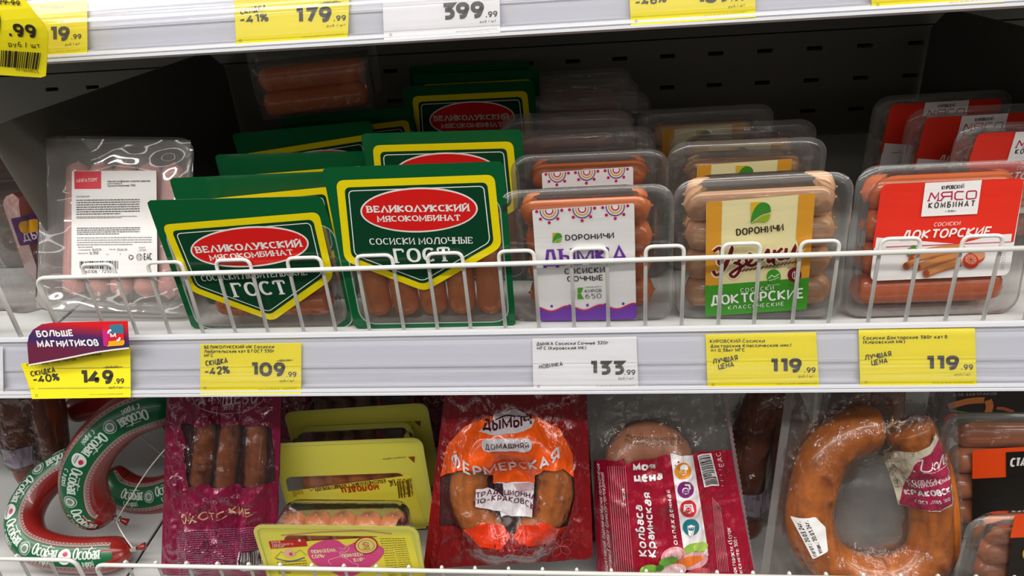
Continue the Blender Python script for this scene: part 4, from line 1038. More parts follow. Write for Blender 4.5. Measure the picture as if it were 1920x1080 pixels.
# -- red bag with the arch-shaped sausage
P_M = Pose(.0, -.030, -.2325, 0, 20, 0)
def bag_red(P, label, group):
    t = P.thing('ring_sausage_bag', label, 'sausage', group)
    path = [(934, 1016), (896, 975), (880, 925), (888, 870), (918, 832), (962, 818), (1006, 832), (1034, 872), (1040, 925), (1022, 970), (982, 1012)]
    B = Bag(P, [(840, 690), (1098, 690), (1112, 1045), (794, 1066)], [path], .0165, .0024, 7, drop=False)
    B.paths = [catmull([P.uv(*q) for q in path], 4)]
    B.ring('sausage', [P.uv(*q) for q in path], t, SA_KR, .0165, taper=(.4, .4))
    B.sheet('bag_front', t, BAGF, -1)
    I = B.ink('bag', .0026, .0005); DR, OR_, GY_, MR = '780f14', 'e0520e', 'b9b0b4', '3c0a1c'
    out = resample(B.U, 200); hole = resample([B.uv(*q) for q in [(826, 893), (838, 835), (870, 800), (915, 778), (1003, 778), (1050, 802), (1074, 850), (1078, 930), (1064, 985), (1000, 992), (958, 1000), (905, 992), (824, 985)]], 200)
    k = min(range(200), key=lambda i: (hole[i][0]-out[0][0])**2+(hole[i][1]-out[0][1])**2); hole = hole[k:]+hole[:k]
    A_ = lambda Q: sum(Q[i-1][0]*Q[i][1]-Q[i][0]*Q[i-1][1] for i in range(len(Q)))
    if A_(out)*A_(hole) < 0: hole = [hole[0]]+hole[:0:-1]
    I.ringq(out, hole, DR, 1, 200)
    I.poly([(826, 893), (838, 835), (870, 800), (915, 778), (1003, 778), (1050, 802), (1074, 850), (1076, 893), (1056, 878), (1020, 880), (1003, 890), (1003, 905), (925, 905), (925, 890), (900, 879), (860, 881)], OR_, 2)
    I.poly([(868, 990), (905, 978), (945, 984), (957, 1006), (940, 1028), (900, 1022)], 'd2330f', 2); I.poly([(962, 1006), (975, 984), (1020, 978), (1060, 986), (1040, 1012), (990, 1022)], 'd2330f', 2)
    I.poly([(926, 905), (1002, 905), (998, 968), (940, 968)], 'd9d4d6', 2); I.poly([(926, 905), (943, 905), (945, 932), (930, 932)], '2c2426', 3); I.poly([(963, 905), (1002, 905), (1000, 916), (975, 922)], 'b89aa0', 3)
    I.poly([(893, 915), (915, 912), (945, 930), (1000, 922), (998, 968), (960, 966), (925, 955), (892, 948)], 'd3ced2', 4)
    I.text('ТРАДИЦИОННАЯ', (892, 932), (1012, 944), 11, '561236', 5, .16); I.text('ПО-КРАКОВСКИ', (889, 944), (1012, 960), 11, '561236', 5, .16)
    I.poly([(898, 808), (924, 789), (926, 775), (965, 765), (986, 773), (989, 780), (1004, 784), (997, 800), (965, 811), (920, 814)], GY_, 4)
    I.text('ДЫМЫЧ', (906, 804), (996, 795), 20, MR, 5, .2, gap=1.4); I.stroke(catmull([(930, 785), (950, 777), (968, 779)], 4), 2, MR, 5); I.stroke([(970, 778), (990, 779)], 1.6, MR, 5)
    I.poly(rrect(904, 820, 998, 845, 11), GY_, 4); I.text('ДОМАШНЯЯ', (911, 840), (992, 837), 11, MR, 5, .14)
    a, b = B.uv(848, 868), B.uv(1050, 858); h_ = (P.uv(900, 850)[1]-P.uv(900, 870)[1])
    dp = (P.uv(948, 864)[1]-P.uv(948, 888)[1])
    I.text('ФЕРМЕРСКАЯ', a, b, h_, 'cbbcc0', 5, .19, raw=True, gap=1.8, warp=lambda X, Y, A, ux, uy, tw: tuple(A+ux*X*tw+uy*(Y-dp*math.sin(math.pi*max(0, min(1, X))))))
    for cx, cy, q in ((1010, 1000, 34), (1050, 1022, 26), (985, 1035, 22)):
        for w in range(5):
            a = R(w*72+cx); I.stroke(catmull([(cx, cy), (cx+q*.6*math.cos(a-.5), cy+q*.5*math.sin(a-.5)), (cx+q*math.cos(a), cy+q*.8*math.sin(a)), (cx+q*.6*math.cos(a+.5), cy+q*.5*math.sin(a+.5)), (cx, cy)], 4), .9, 'b5494c', 3)
    o = B.lay(I, 'print', t); o['label'] = 'dark red and orange print with grey badges'
    B.sheet('bag_back', t, mat('bag_back_red', '5e1014', .3, .5), 1, (30, 40), .6)
    return t
tM = bag_red(P_M, 'dark red and orange bag with an arched sausage behind its clear window', 'red sausage bags')
copy_tree(tM, Pose(.003, .012, ZL, 2, 20, -1), 'second dark red bag, mostly hidden behind the arched sausage bag, its lower edge showing')

# -- crimson and clear bag with white lettering
P_N = Pose(.13, -.026, ZL, 0, 20, 0)
def bag_crimson():
    P = P_N; t = P.thing('ring_sausage_bag', 'clear and crimson bag with white lettering and four round coloured icons', 'sausage')
    path = [(1180, 1060), (1170, 960), (1172, 880), (1196, 838), (1232, 834), (1260, 870), (1274, 960), (1284, 1060)]
    B = Bag(P, [(1101, 690), (1354, 690), (1417, 1080), (1120, 1080)], [path, [(1215, 890), (1225, 1050)]], .0195, .0026, 11)
    B.paths[0] = catmull(B.paths[0], 4)
    B.ring('sausage', [P.uv(*q) for q in path], t, SA_RN, .0195, taper=(.5, .5))
    B.sheet('bag_front', t, BAGF, -1)
    I = B.ink('bag', .0026, .0005); CR, W_, DK_ = '99122c', 'ece7e8', '701028'
    bl, br = B.U[3], B.U[2]
    tp = [(1113, 863), (1256, 850), (1298, 851), (1370, 842)]
    I.poly([B.uv(*q) for q in tp]+[(br[0]-.0008, .004), (bl[0]+.0008, .004)], CR, 1, True)
    I.poly([(1113, 863), (1170, 858), (1186, 1076), (1120, 1080)], '8c1029', 2)
    I.poly([(1256, 849), (1298, 851), (1328, 1040), (1283, 1040)], W_, 2)
    for (x, y), c in (((1280, 881), 'd98a1f'), ((1285, 916), '7a2673'), ((1290, 951), 'd52a35'), ((1295, 986), '1f7783')):
        I.ell(x, y, 15.5, 16, c, 3)
        I.ell(x, y+2, 6.5, 7, W_, 4); I.ell(x, y+2.5, 5, 5.5, c, 5); I.stroke([(x-2.5, y+5), (x, y+6.5), (x+2.5, y+5)], 1.1, W_, 6)
        I.ell(x-2, y+1, 1, 1, W_, 6, n=8); I.ell(x+2, y+1, 1, 1, W_, 6, n=8)
    I.poly([(1274, 871), (1281, 867), (1288, 870), (1289, 878), (1274, 877)], W_, 6); I.stroke([(1283, 905), (1291, 906), (1293, 914)], 3, W_, 6); I.stroke([(1281, 955), (1283, 943), (1296, 943), (1299, 956)], 3, W_, 6)
    I.poly([(1289, 990), (1301, 990), (1299, 999), (1295, 1002), (1290, 999)], W_, 6); I.stroke([(1288, 983), (1302, 983)], 2.4, W_, 6)
    I.text('моя', (1187, 881.5), (1227, 878), 17, W_, 3, .24); I.text('цена', (1189, 901), (1241, 897), 17, W_, 3, .24)
    I.text('Колбаса', (1214, 1042), (1204, 946), 16, W_, 3, .2, gap=1.5); I.text('Краинская', (1231, 1042), (1219, 922), 16, W_, 3, .2, gap=1.5)
    I.text('охлажденная', (1270.5, 1019), (1256, 915), 9.5, W_, 4, .18)
    I.text('12 часов', (1173, 949), (1170, 914), 6, W_, 3, .14)
    I.text('Продукт мясной. Изделие колбасное полукопчёное', (1141, 1080), (1124, 868), 6, 'e6ccd0', 3, .15); I.text('категории Б. Колбаса «Краинская», охлажденная.', (1150, 1080), (1132, 884), 6, 'e6ccd0', 3, .15)
    for i in range(9): I.lines((1153+i*3.4-5, 868+i), (1153+i*3.4-5, 868+i), (.1, .1), 1, CR) if 0 else I.stroke([(1139+i*4.1, 872), (1139+i*4.1+15, 1070)], .8, 'c98a94', 3)
    I.poly([(1307, 853), (1333, 848), (1348, 909), (1320, 912)], W_, 3); I.barcode([(1330, 850), (1346, 906), (1323, 909), (1309, 855)], '2b2324', 4, 26, 4)
    I.text('EAC', (1357, 872), (1350, 846), 8, 'e6ccd0', 3, .12); I.lines((1344, 860), (1352, 910), (5, 0), 6, 'd8a8b0', 1.4, 3, 4)
    for i in range(7): I.stroke([(1335+i*2.6, 930+i*3), (1346+i*3.2, 1070)], .7, 'c98a94', 3)
    I.text('Срок годности: 45 суток', (1383, 1080), (1369, 988), 7, 'f0dfe2', 3, .16); I.text('Масса нетто: 300 г', (1393, 1080), (1380, 1003), 7, 'f0dfe2', 3, .16)
    for cx, cy, rx, ry, c, l in ((1300, 1030, 22, 14, '8cb445', 3), (1313, 1022, 14, 9, 'a9c95a', 4), (1262, 1040, 24, 17, 'd9919a', 4), (1300, 1048, 27, 16, 'dda0a6', 5), (1285, 1050, 34, 9, 'd9702c', 6),
                                 (1255, 1068, 32, 14, 'e3b4b8', 7), (1305, 1072, 26, 12, 'c9525a', 8), (1252, 1046, 18, 8, '5d9a34', 9), (1215, 1062, 17, 9, '7db243', 9), (1236, 1058, 8, 6, '3f7a28', 10)):
        I.ell(cx, cy, rx, ry, c, l, -15)
    I.ell(1262, 1038, 17, 11, 'e6b0b4', 5, -10); I.ell(1256, 1067, 24, 9, 'eccacc', 8, -10)
    o = B.lay(I, 'print', t); o['label'] = 'crimson print with white lettering'
    I = B.ink('bag', .0026, .0005)
    for T, A, Bp in (('ИЗГОТОВЛЕНО 18.03.2024', (1174, 818), (1308, 816)), ('ГОДЕН ДО 03.05.2024', (1172, 828), (1288, 824))): I.text(T, A, Bp, 6.5, '40302c', 2, .14)
    B.lay(I, 'date_print', t)
    B.sheet('bag_back', t, BAGF2, 1, (30, 40), .7)
    tr, br = B.U[1], B.U[2]; V, F = [], []; n = 90                 # pinked right edge
    for i in range(n+1):
        u, v = tr[0]+(br[0]-tr[0])*i/n, tr[1]+(br[1]-tr[1])*i/n; V += [(u-.003, -.0012, v), (u+(.0006 if i % 2 else -.0006), -.0010, v)]
    for i in range(n): F.append((2*i, 2*i+2, 2*i+3, 2*i+1))
    mesh_obj('pinked_edge', V, F, clear('weld_film2', 'e2e0de', .3, .25, .4, .06, bump=(500, .8, .001), haze_col='c9a4a8'), None, t)
bag_crimson()

# -- dim clear bags of dark sausage further back
def bag_dark(P, C, path, label, group):
    t = P.thing('ring_sausage_bag', label, 'sausage', group)
    B = Bag(P, C, [path], .0185, .003, P.M.translation.x*40); B.paths = [catmull([P.uv(*q) for q in path], 4)]
    B.ring('sausage', [P.uv(*q) for q in path], t, SA_DK, .0185, taper=(.4, .4))
    B.sheet('bag_front', t, CRK, -1); B.sheet('bag_back', t, BAGF2, 1, (24, 30), .7)
    I = B.ink('bag', .005, .0002); I.poly([(1383, 925), (1440, 915), (1443, 955), (1415, 968), (1388, 960)], '8f8494', 1)
    if 'purple' in label or 'lilac' in label: o = B.lay(I, 'paper_slip', t)
    return t
CRK = clear('bag_film_crinkled', 'f2f0ee', .06, .07, .9, .05, bump=(30, .8, .012, (1.2, 1, .7), 4), haze_col='a8a29c')
P_O = Pose(.19, .055, ZL+.007, 0, 16, 0)
tO = bag_dark(P_O, [(1335, 690), (1530, 690), (1510, 1060), (1352, 1060)], [(1400, 1000), (1396, 900), (1415, 800), (1450, 745), (1480, 800), (1478, 950)], 'dim crinkled clear bag with a lilac slip, between the crimson bag and the horseshoe bag', 'clear bags of dark sausage')
copy_tree(tO, Pose(.300, .130, ZL+.007, 8, 10, 0), 'dark clear bag in the shade behind the horseshoe sausage bag')
for ps, lb in (((-.590, .120, ZL+.007, -6, 14, 0), 'dim clear bag of dark sausage at far left behind the foremost green-banded ring'),
               ((-.515, .265, ZL+.007, -4, 10, 0), 'dark clear bag in the shade behind the plain red sausage end'),
               ((-.405, .235, ZL+.007, 5, 8, 0), 'dark clear bag far back inside the arching ring')): copy_tree(tO, Pose(*ps), lb)

# -- maroon bag with hunting sausages
P_K = Pose(-.235, -.012, ZL, 0, 17, 0)
def bag_maroon():
    P = P_K; t = P.thing('sausage_bag', 'glossy maroon bag with three thin smoked sausages in a window, beside the rings', 'sausages', 'maroon sausage bags')
    SS = [[(388, 772), (382, 850), (372, 940), (368, 1050)], [(437, 775), (428, 850), (420, 940), (418, 1050)], [(484, 762), (480, 850), (476, 940), (470, 1050)]]
    B = Bag(P, [(315, 690), (531, 690), (517, 1080), (303, 1080)], SS, .0098, .0034, 5, spread=1.9)
    for p in SS: B.ring('sausage', [P.uv(*q) for q in p], t, SA_HU, .0095, taper=(.5, .5), seg=16)
    B.sheet('bag_front', t, BAGF, -1)
    I = B.ink('bag', .0026, .0005); MR, GO, LT = '7a1238', 'b99a72', 'c98aa4'
    out = resample(B.U, 160); w_ = resample(rrect(*B.uv(352, 908), *B.uv(508, 790), .004), 160)
    k = min(range(160), key=lambda i: (w_[i][0]-out[0][0])**2+(w_[i][1]-out[0][1])**2); w_ = w_[k:]+w_[:k]
    A_ = lambda Q: sum(Q[i-1][0]*Q[i][1]-Q[i][0]*Q[i-1][1] for i in range(len(Q)))
    if A_(out)*A_(w_) < 0: w_ = [w_[0]]+w_[:0:-1]
    I.ringq(out, w_, MR, 1, 160)
    I.text('АТЯШЕВО', (372, 762), (482, 757), 22, 'b9a4ac', 2, .14); I.text('1998', (420, 768.5), (438, 768), 6, 'b9a4ac', 2, .14)
    I.stroke(catmull([(362, 742), (372, 762), (400, 772), (430, 774), (462, 770), (492, 752), (496, 740)], 5), 1.2, 'b9a4ac', 2)
    I.text('КОЛБАСКИ', (382, 940), (450, 934), 8, 'b07a94', 2, .13, gap=4); I.text('ОХОТСКИЕ', (343, 979), (478, 963), 18, GO, 2, .17)
    I.lines((334, 996), (336, 1075), (160, -8), 20, '9c5476', 2.2, 2, 2, 1, 3.5)
    I.poly([(450, 1032), (498, 1026), (500, 1058), (452, 1063)], 'd9d2d2', 2); I.barcode([(452, 1034), (497, 1028), (498, 1055), (453, 1060)], '241a1c', 3, 22, 9)
    o = B.lay(I, 'print', t); o['label'] = 'maroon print with pale gold lettering'
    B.sheet('bag_back', t, mat('bag_back_maroon', '50102a', .3, .5), 1, (24, 30), .7)
    return t
tK = bag_maroon()
copy_tree(tK, Pose(-.185, .165, ZL, -4, 6, 0), 'second maroon bag in the shade, a strip showing right of the first one')
copy_tree(tK, Pose(-.040, .185, ZL, 6, 8, 0), 'maroon bag in the dark gap between the yellow packs and the red bag')

# -- yellow packs
YF, YL2, PKH = 'dfda58', 'ecdf48', 'd94a86'
def yellow_pack(P, w, h, label, win, paint):
    t = P.thing('sausage_pack', label, 'sausages', 'yellow sausage packs'); d = .038
    tray(t, w-.001, h-.001, d, .012, .008, clear('tray_plastic_frosted', 'f4f2ea', .05, .10, .9, .04, bump=(140, .1, .001)), ct=.0025, bot=.004)
    n = 5; pt = (w-.030)/n
    for k in range(n): sausage(t, (-w/2+.015+pt*(k+.5), d*.5, h*.5-.001), h-.014, .0128, saus_mat('sausage_pale_orange', 'e08850', 'd27640'), 'z', 0, 90+k)
    I = Ink('film', P, .0002); o = rrect(-w/2, 0, w/2, h, .009, 6)
    W_ = [P.uv(*q) for q in win]; x0, x1 = min(q[0] for q in W_), max(q[0] for q in W_); z0, z1 = min(q[1] for q in W_), max(q[1] for q in W_)
    ho = rrect(x0, max(.012, z0), x1, z1, .007, 6)
    I.ringq(o, ho, YF, 1, 112); paint(I)
    I.build('printed_film', t)
    for v in lid(t, w-.004, h-.004, LIDF, .008, .0002, 5).data.vertices: v.co.y += .0006
    I = Ink('film', P, .0002); I.ringq(inset(o, .0002), inset(o, .0034), 'd6d36a', 1, 112)
    I.build('raised_edge', t, lambda u, v, hh: (u, -.0009-hh, v))
    return t
def paint_front(I):
    I.poly([(506, 1018), (770, 1003), (800, 1100), (520, 1120)], YL2, 2)
    hrt = catmull([(650, 1022), (632, 1012), (608, 1012), (585, 1022), (577, 1035), (590, 1056), (620, 1070), (650, 1082), (680, 1070), (710, 1050), (720, 1030), (700, 1016), (675, 1012)], 5, True)
    I.poly(hrt, PKH, 3)
    I.stroke(catmull([(636, 1026), (646, 1028), (650, 1022), (655, 1026), (648, 1034), (638, 1034), (638, 1042), (624, 1046), (616, 1050), (622, 1058)], 4), 1.1, 'f0c3cf', 4); I.stroke(catmull([(638, 1042), (650, 1046), (662, 1054), (672, 1058), (668, 1066)], 4), 1.1, 'f0c3cf', 4)
    I.text('ПОНИЖЕНА', (586, 1037), (631, 1033), 6.8, 'f6e9b8', 4, .17); I.text('СОЛЬ*', (587, 1046), (612, 1043.5), 6.8, 'f6e9b8', 4, .17)
    I.text('ПОНИЖЕН', (643, 1044.5), (681, 1041), 6.8, 'f6e9b8', 4, .17); I.text('ЖИР*', (664, 1052.5), (686, 1050.5), 6.8, 'f6e9b8', 4, .17)
    I.ell(687, 1021, 22, 16.5, 'b5281c', 4, -4); I.ell(687, 1021, 19.5, 14.2, 'ead77a', 5, -4); I.stroke([(687+15*math.cos(R(a)), 1021+10.5*math.sin(R(a))) for a in range(0, 360, 15)], .9, 'b5281c', 6, True)
    I.stroke(catmull([(692, 1017), (685, 1015), (681, 1019), (691, 1020), (690, 1023), (682, 1022)], 4), 1.5, 'b5281c', 6); I.text('ИДЕЯ', (681, 1029), (694, 1028), 3.4, 'b5281c', 6, .15)
    I.poly([(504, 1014), (573, 1009), (577, 1023), (508, 1028)], 'c2221f', 3)
    for k, w_ in enumerate(('ФОНД', 'ЗДОРОВОГО', 'СЕРДЦА')): I.text(w_, (510+k*.8, 1018+k*4), (510+[17, 41, 24][k], 1016.6+k*4-.6), 3.2, 'f0d9c8', 4, .16)
    I.ell(562, 1012, 2.8, 2.6, 'd8d0d0', 4, n=10); I.stroke([(562, 1009), (564, 1005)], .9, '2f5a2a', 4)
    I.stroke([(515, 1046), (528, 1033), (541, 1044)], 1.3, 'b08a3a', 3); I.stroke([(549, 1040), (563, 1030), (576, 1041)], 1.3, 'b08a3a', 3)
    I.stroke(catmull([(518, 1046), (535, 1050), (552, 1050), (572, 1044)], 5), 2.4, '2c5a9a', 4); I.ell(543, 1036, 11, 8, 'e8b9a0', 4); I.ell(546, 1037, 3.5, 3.2, 'd8402c', 5, n=12)
    I.lines((520, 1055), (523, 1075), (55, -4), 5, '9a8420', 2.2, 3, 4, 1, 3)
    I.lines((712, 1010), (728, 1078), (22, -1), 16, '9a8420', 1.5, 3, 5, 1, 3); I.lines((735, 1010), (753, 1078), (24, -1), 18, '9a8420', 1.5, 3, 6, 1, 3)
    I.stroke([(527, 1003), (600, 997), (680, 994), (735, 1000)], 3.2, 'c98a6a', 2)
tY = yellow_pack(Pose(-.1590, -.0415, ZL+.001, .8, -1, .8), .1425, .0985, 'frontmost yellow pack with a pink heart, sausage tips bulging over its top edge', [(530, 1003), (735, 1100)], paint_front)
def paint_mid(I):
    I.poly([(538, 921), (770, 890), (800, 990), (545, 1010)], YL2, 2)
    I.text('КЛАССИЧЕСКИЙ ВКУС С БОЛЬШЕЙ ПОЛЬЗОЙ!', (722, 897), (590, 914), 6.2, '5a3a1c', 3, .18); I.stroke([(724, 904), (592, 920)], 1, '7a5a1c', 3)
    I.text('МОЛОДЕЦ', (709, 906), (640, 913), 11, 'b5441c', 4, .24)
    I.barcode([(744, 902), (770, 898), (774, 930), (748, 934)][::1], '7a5a1c', 3, 4, 2); I.lines((745, 900), (749, 930), (27, -2), 12, '7a5a1c', 1.6, 3, 7, 1, 9)
    I.text('EAC', (739, 898), (728, 900), 12, '5a3a1c', 3, .13); I.lines((548, 921), (550, 930), (20, -2), 4, '9a7420', 1.5, 3, 4); I.stroke([(579, 915), (584, 911), (589, 914), (584, 920)], 1.1, '7a5a1c', 3, True)
    I.poly([(765, 856), (778, 855), (777, 867)], '8a4a1c', 3); I.text('открыть здесь', (760, 855), (718, 859), 3.4, '7a5a2c', 3, .16)
tY2 = yellow_pack(Pose(-.1695, .0450, ZL+.0068, 2.0, 3.0, -1.2), .1460, .1060, 'middle yellow pack turned upside down, window row of sausages above its label', [(551, 960), (757, 886)], paint_mid)
copy_tree(tY2, Pose(-.1735, .0990, ZL+.0072, 3.5, 1.0, -1.5), 'rearmost yellow pack, window row of sausages just under the shelf edge')

# -- ring sausages with a green printed band, hung on string
CAS = mat('ring_casing_red', '8a211c', .28, .5, coat=.45, bump=(60, .12, .001, (1, 1, 1), 3), vary=('861c1a', 30, .5))
CLIP = mat('clip_metal', 'd6d6d2', .2, .5, metal=.9); CORD = mat('white_cord', 'cfc9c2', .8, .2)
def ring_sausage(P, path, r, label, end_clip=True, t0=.012, clip_dir=None, shift=-.3):
    t = P.thing('ring_sausage', label, 'sausage', 'ring sausages with green band')
    C = catmull([P.uv(*q) for q in path], 10); L = [0]
    for a, b in zip(C, C[1:]): L.append(L[-1]+math.hypot(b[0]-a[0], b[1]-a[1]))
    T = L[-1]
    def at(s):
        s = max(0, min(T, s)); k = 0
        while k < len(L)-2 and L[k+1] < s: k += 1
        f = (s-L[k])/(L[k+1]-L[k]); x, z = C[k][0]+(C[k+1][0]-C[k][0])*f, C[k][1]+(C[k+1][1]-C[k][1])*f
        k2 = max(0, k-2); k3 = min(len(C)-1, k+3); tx, tz = C[k3][0]-C[k2][0], C[k3][1]-C[k2][1]; q = math.hypot(tx, tz)
        return x, z, tx/q, tz/q
    def rad(s):
        e = min(s+.004, T-s)
        q = min(1, max(0, e)/(r*1.5)); return r*max(.16, (1-(1-q)**2.2)**.5)
    n, seg = 90, 28; V, F = [], []
    for i in range(n+1):
        s = T*i/n; x, z, tx, tz = at(s); rr = rad(s); pl = max(0, 1-(T-s)/(r*1.6))
        for k in range(seg):
            a = 2*math.pi*k/seg; q = rr*(1+.10*pl*math.cos(8*a)); V.append((x-tz*math.sin(a)*q, -math.cos(a)*q, z+tx*math.sin(a)*q))
    for i in range(n):
        for k in range(seg): F.append((i*seg+k, (i+1)*seg+k, (i+1)*seg+(k+1) % seg, i*seg+(k+1) % seg))
    F += [tuple(range(seg)), tuple(range(n*seg, n*seg+seg))[::-1]]
    mesh_obj('casing', V, F, CAS, None, t, True)
    I = Ink('casing', None, .00016, .0032); GR, GR2, W_, RB = '116038', '0c4d2c', 'd2dad2', 'b04a50'
    e1 = T-r*.75; w0 = r*.60; a0 = .002
    I.poly([(a0, -w0), (e1, -w0*.85), (e1+r*.15, 0), (e1, w0*.85), (a0, w0)], GR, 1, True)
    for sg in (-1, 1):                                           # ornament borders
        y0, y1 = sg*w0, sg*(w0+r*.24); I.poly([(a0, y0), (e1, y0*.92), (e1, y1*.92), (a0, y1)], 'a89a94', 1, True)
        s = a0+.002
        while s < e1-.004:
            ym = (y0+y1)/2; g = r*.085
            I.poly([(s, ym-g), (s+.0016, ym+g*.2), (s+.0032, ym-g), (s+.0024, ym+g), (s+.0008, ym+g)], RB, 2, True)
            I.stroke([(s, y0+sg*.0004), (s+.0018, ym), (s+.0036, y0+sg*.0004)], .0004, '5d6a5e', 3, False, True); s += .0040
    s = t0; k = 0
    while s < e1-.020:
        I.text('Особая', (s, -.0024), (s+.0255, -.0024), .0110, W_, 3, .15, True, raw=True, gap=.9)
        I.text('с зирой', (s+.005, -.0090), (s+.0200, -.0090), .0064, W_, 3, .12, raw=True)
        I.stroke([(s+.008, .0074), (s+.0225, .0074)], .0009, 'a9bcae', 3, False, True)
        x = s+.0345
        if x+.007 < e1:
            if k % 2: I.ell(x, 0, .0066, .0072, 'dfe3de', 3, raw=True); I.ell(x+.0004, .0026, .0026, .0022, 'c0304a', 4, raw=True); I.text('РЕВОЛЬ', (x-.0046, -.0026), (x+.0046, -.0026), .0024, '6a7a86', 4, .14, raw=True) if 0 else I.stroke([(x-.0042, -.0022), (x+.0042, -.0022)], .0012, '7d8a92', 4, False, True); I.stroke([(x-.003, -.0042), (x+.003, -.0042)], .0007, '7d8a92', 4, False, True)
            else: I.ell(x, 0, .0060, .0064, 'aebbb0', 3, raw=True); I.ell(x, 0, .0050, .0053, GR2, 4, raw=True); I.ell(x, 0, .0042, .0044, 'c2ccc4', 5, raw=True); I.ell(x, 0, .0024, .0026, '6f8a78', 6, raw=True)
        s += .0425; k += 1
    def fn(u, v, h):
        x, z, tx, tz = at(u); rr = rad(u); a = v/r+shift; q = rr*1.004+h+.0001
        return (x-tz*math.sin(a)*q, -math.cos(a)*q, z+tx*math.sin(a)*q)
    o = I.build('printed_band', t, fn, True); o['label'] = 'green printed band with pale lettering'
    if end_clip:
        x, z, tx, tz = at(T); cx, cz = clip_dir or (tx, tz)
        V, F = tube_geo([(x, 0, z), (x+cx*.002, 0, z+cz*.002)], .0026, 10); V, F = tube_geo([(x+cx*.0025, 0, z+cz*.0025), (x+cx*.006, 0, z+cz*.006)], .0032, 10, V, F)
        mesh_obj('clip', V, F, CLIP, None, t, False)
        V, F = tube_geo([(x+cx*d, .0005*math.sin(d*900), z+cz*d) for d in (.006, .008, .011, .014)], lambda q: .0016+.0022*q, 9)
        mesh_obj('casing_tail', V, F, CAS, None, t, True)
    return t, at, T
PI1 = Pose(-.36, -.0300, ZL+.002, 0, 58, 0)
r1, at1, T1 = ring_sausage(PI1, [(176, 858), (150, 863), (105, 886), (66, 925), (46, 972), (58, 1014), (102, 1035), (160, 1041), (215, 1038), (246, 1031)], .0172, 'foremost ring sausage with green band, at bottom left behind the short fence')
PI2 = Pose(-.42, .026, ZL, 18, 8, 0)
r2, at2, T2 = ring_sausage(PI2, [(335, 758), (290, 762), (232, 786), (186, 828), (160, 874), (158, 918), (174, 952), (214, 970)], .0215, 'large green-banded ring sausage arching up to the shelf edge, above the foremost ring', t0=.022)
PI3 = Pose(-.30, .078, ZL, 0, 22, 0)
r3, at3, T3 = ring_sausage(PI3, [(205, 880), (222, 912), (258, 928), (305, 926), (350, 905), (378, 860)], .0195, 'dim ring sausage with green band lying behind, seen through the arching ring', False, t0=.036, shift=.25)
PI4 = Pose(-.36, .165, ZL+.006, 0, 20, 0)
def plain_ring():
    t = PI4.thing('ring_sausage', 'plain dark red sausage end under the shelf edge, left of the arching ring', 'sausage')
    P = [PI4.uv(*q) for q in [(130, 772), (175, 758), (240, 748), (300, 765), (340, 800), (345, 850)]]
    C = catmull(P, 8); V, F = tube_geo([(u, 0, v) for u, v in C], lambda q: .0165*max(.2, (1-(1-min(1, q*9, (1-q)*9))**2.2)**.5), 22)
    mesh_obj('casing', V, F, CAS, None, t, True)
plain_ring()
def cord(root, pts):
    o = tube('hanging_string', catmull3([root.matrix_world.inverted() @ Vector(p) for p in pts]), .0007, CORD, root, 6); o['label'] = 'thin white string'
def catmull3(P, n=8):
    out = []; P = [Vector(p) for p in P]; m = len(P)
    for i in range(m-1):
        a, b, c, d = P[max(0, i-1)], P[i], P[i+1], P[min(m-1, i+2)]
        for k in range(n): q = k/n; out.append(.5*((2*b)+(-a+c)*q+(2*a-5*b+4*c-d)*q*q+(-a+3*b-3*c+d)*q**3))
    out.append(P[-1]); return out
def p3(P, px, py, off=0): u, v = P.uv(px, py, off); return P.M @ Vector((u, off, v))
x, z, tx, tz = at2(T2); e2 = PI2.M @ Vector((x+tx*.003, -.003, z+tz*.003))
cord(r2, [e2, p3(PI2, 240, 940, -.006), p3(PI2, 280, 878, -.006), p3(PI2, 335, 812, 0), p3(PI2, 380, 750, .01)])
x, z, tx, tz = at1(T1); e1_ = PI1.M @ Vector((x+tx*.003, -.002, z+tz*.003))
cord(r1, [e1_, p3(PI1, 236, 1010, -.004), p3(PI1, 224, 990, 0), p3(PI2, 218, 976, -.004)])
cord(r3, [p3(PI3, 262, 817, 0), p3(PI3, 300, 850, -.004), p3(PI3, 345, 892, 0)])

# -- trays and a box at the right end
def black_box():
    P = Pose(.42, .190, ZL+.0024, 0, 4, 0); t = P.thing('picture_box', 'black box with a picture of fried sausages and tomato, dark in the right corner', 'box')
    u0, v1 = P.uv(1778, 690); u1 = u0+.15
    box('carton', u0, u1, 0, .03, 0, v1, mat('carton_black', '1a1412', .4, .4), t, .0008)
    I = Ink('paper', P, .00015)
    I.text('ДЛЯ ЗАВТРАКОВ', (1786, 743), (1868, 740), 5, '9a7a80', 2, .14)
    for a, b, c, w, col in (((1778, 762), (1815, 752), (1845, 750), 14, 'a5602c'), ((1852, 750), (1855, 765), (1842, 792), 14, 'a5602c'), ((1822, 786), (1838, 784), (1846, 800), 12, 'b07a30'), ((1868, 765), (1882, 766), (1900, 772), 7, '8e4a2a')):
        I.stroke(catmull([a, b, c], 6), w, col, 2)
    I.stroke(catmull([(1780, 769), (1800, 772), (1830, 776)], 5), 5, '4d6a2c', 3); I.ell(1790, 788, 20, 14, 'a81a1c', 3); I.ell(1882, 788, 17, 13, '9a2a22', 3)
    I.build('print', t, lambda u, v, h: (u, -h-.0001, v))
black_box()
SA_PO = saus_mat('sausage_salmon', 'd68a66', 'c87852')
def lab_Q(I):
    label_quad(I, [(1822, 842), (1990, 832), (1985, 1030), (1818, 1035)], '17130f', 1, 5); I.poly(roundpoly([(1822, 842), (1990, 832), (1988, 888), (1821.5, 896)], [5, 5, .5, .5]), 'ef4c12', 2)
    I.poly([(1884.5, 846), (1975, 841), (1975, 890), (1885, 893)], '17130f', 3); I.text('СТАРОДВОРЬЕ', (1891, 873.5), (1992, 870), 17, 'e9e4df', 4, .2)
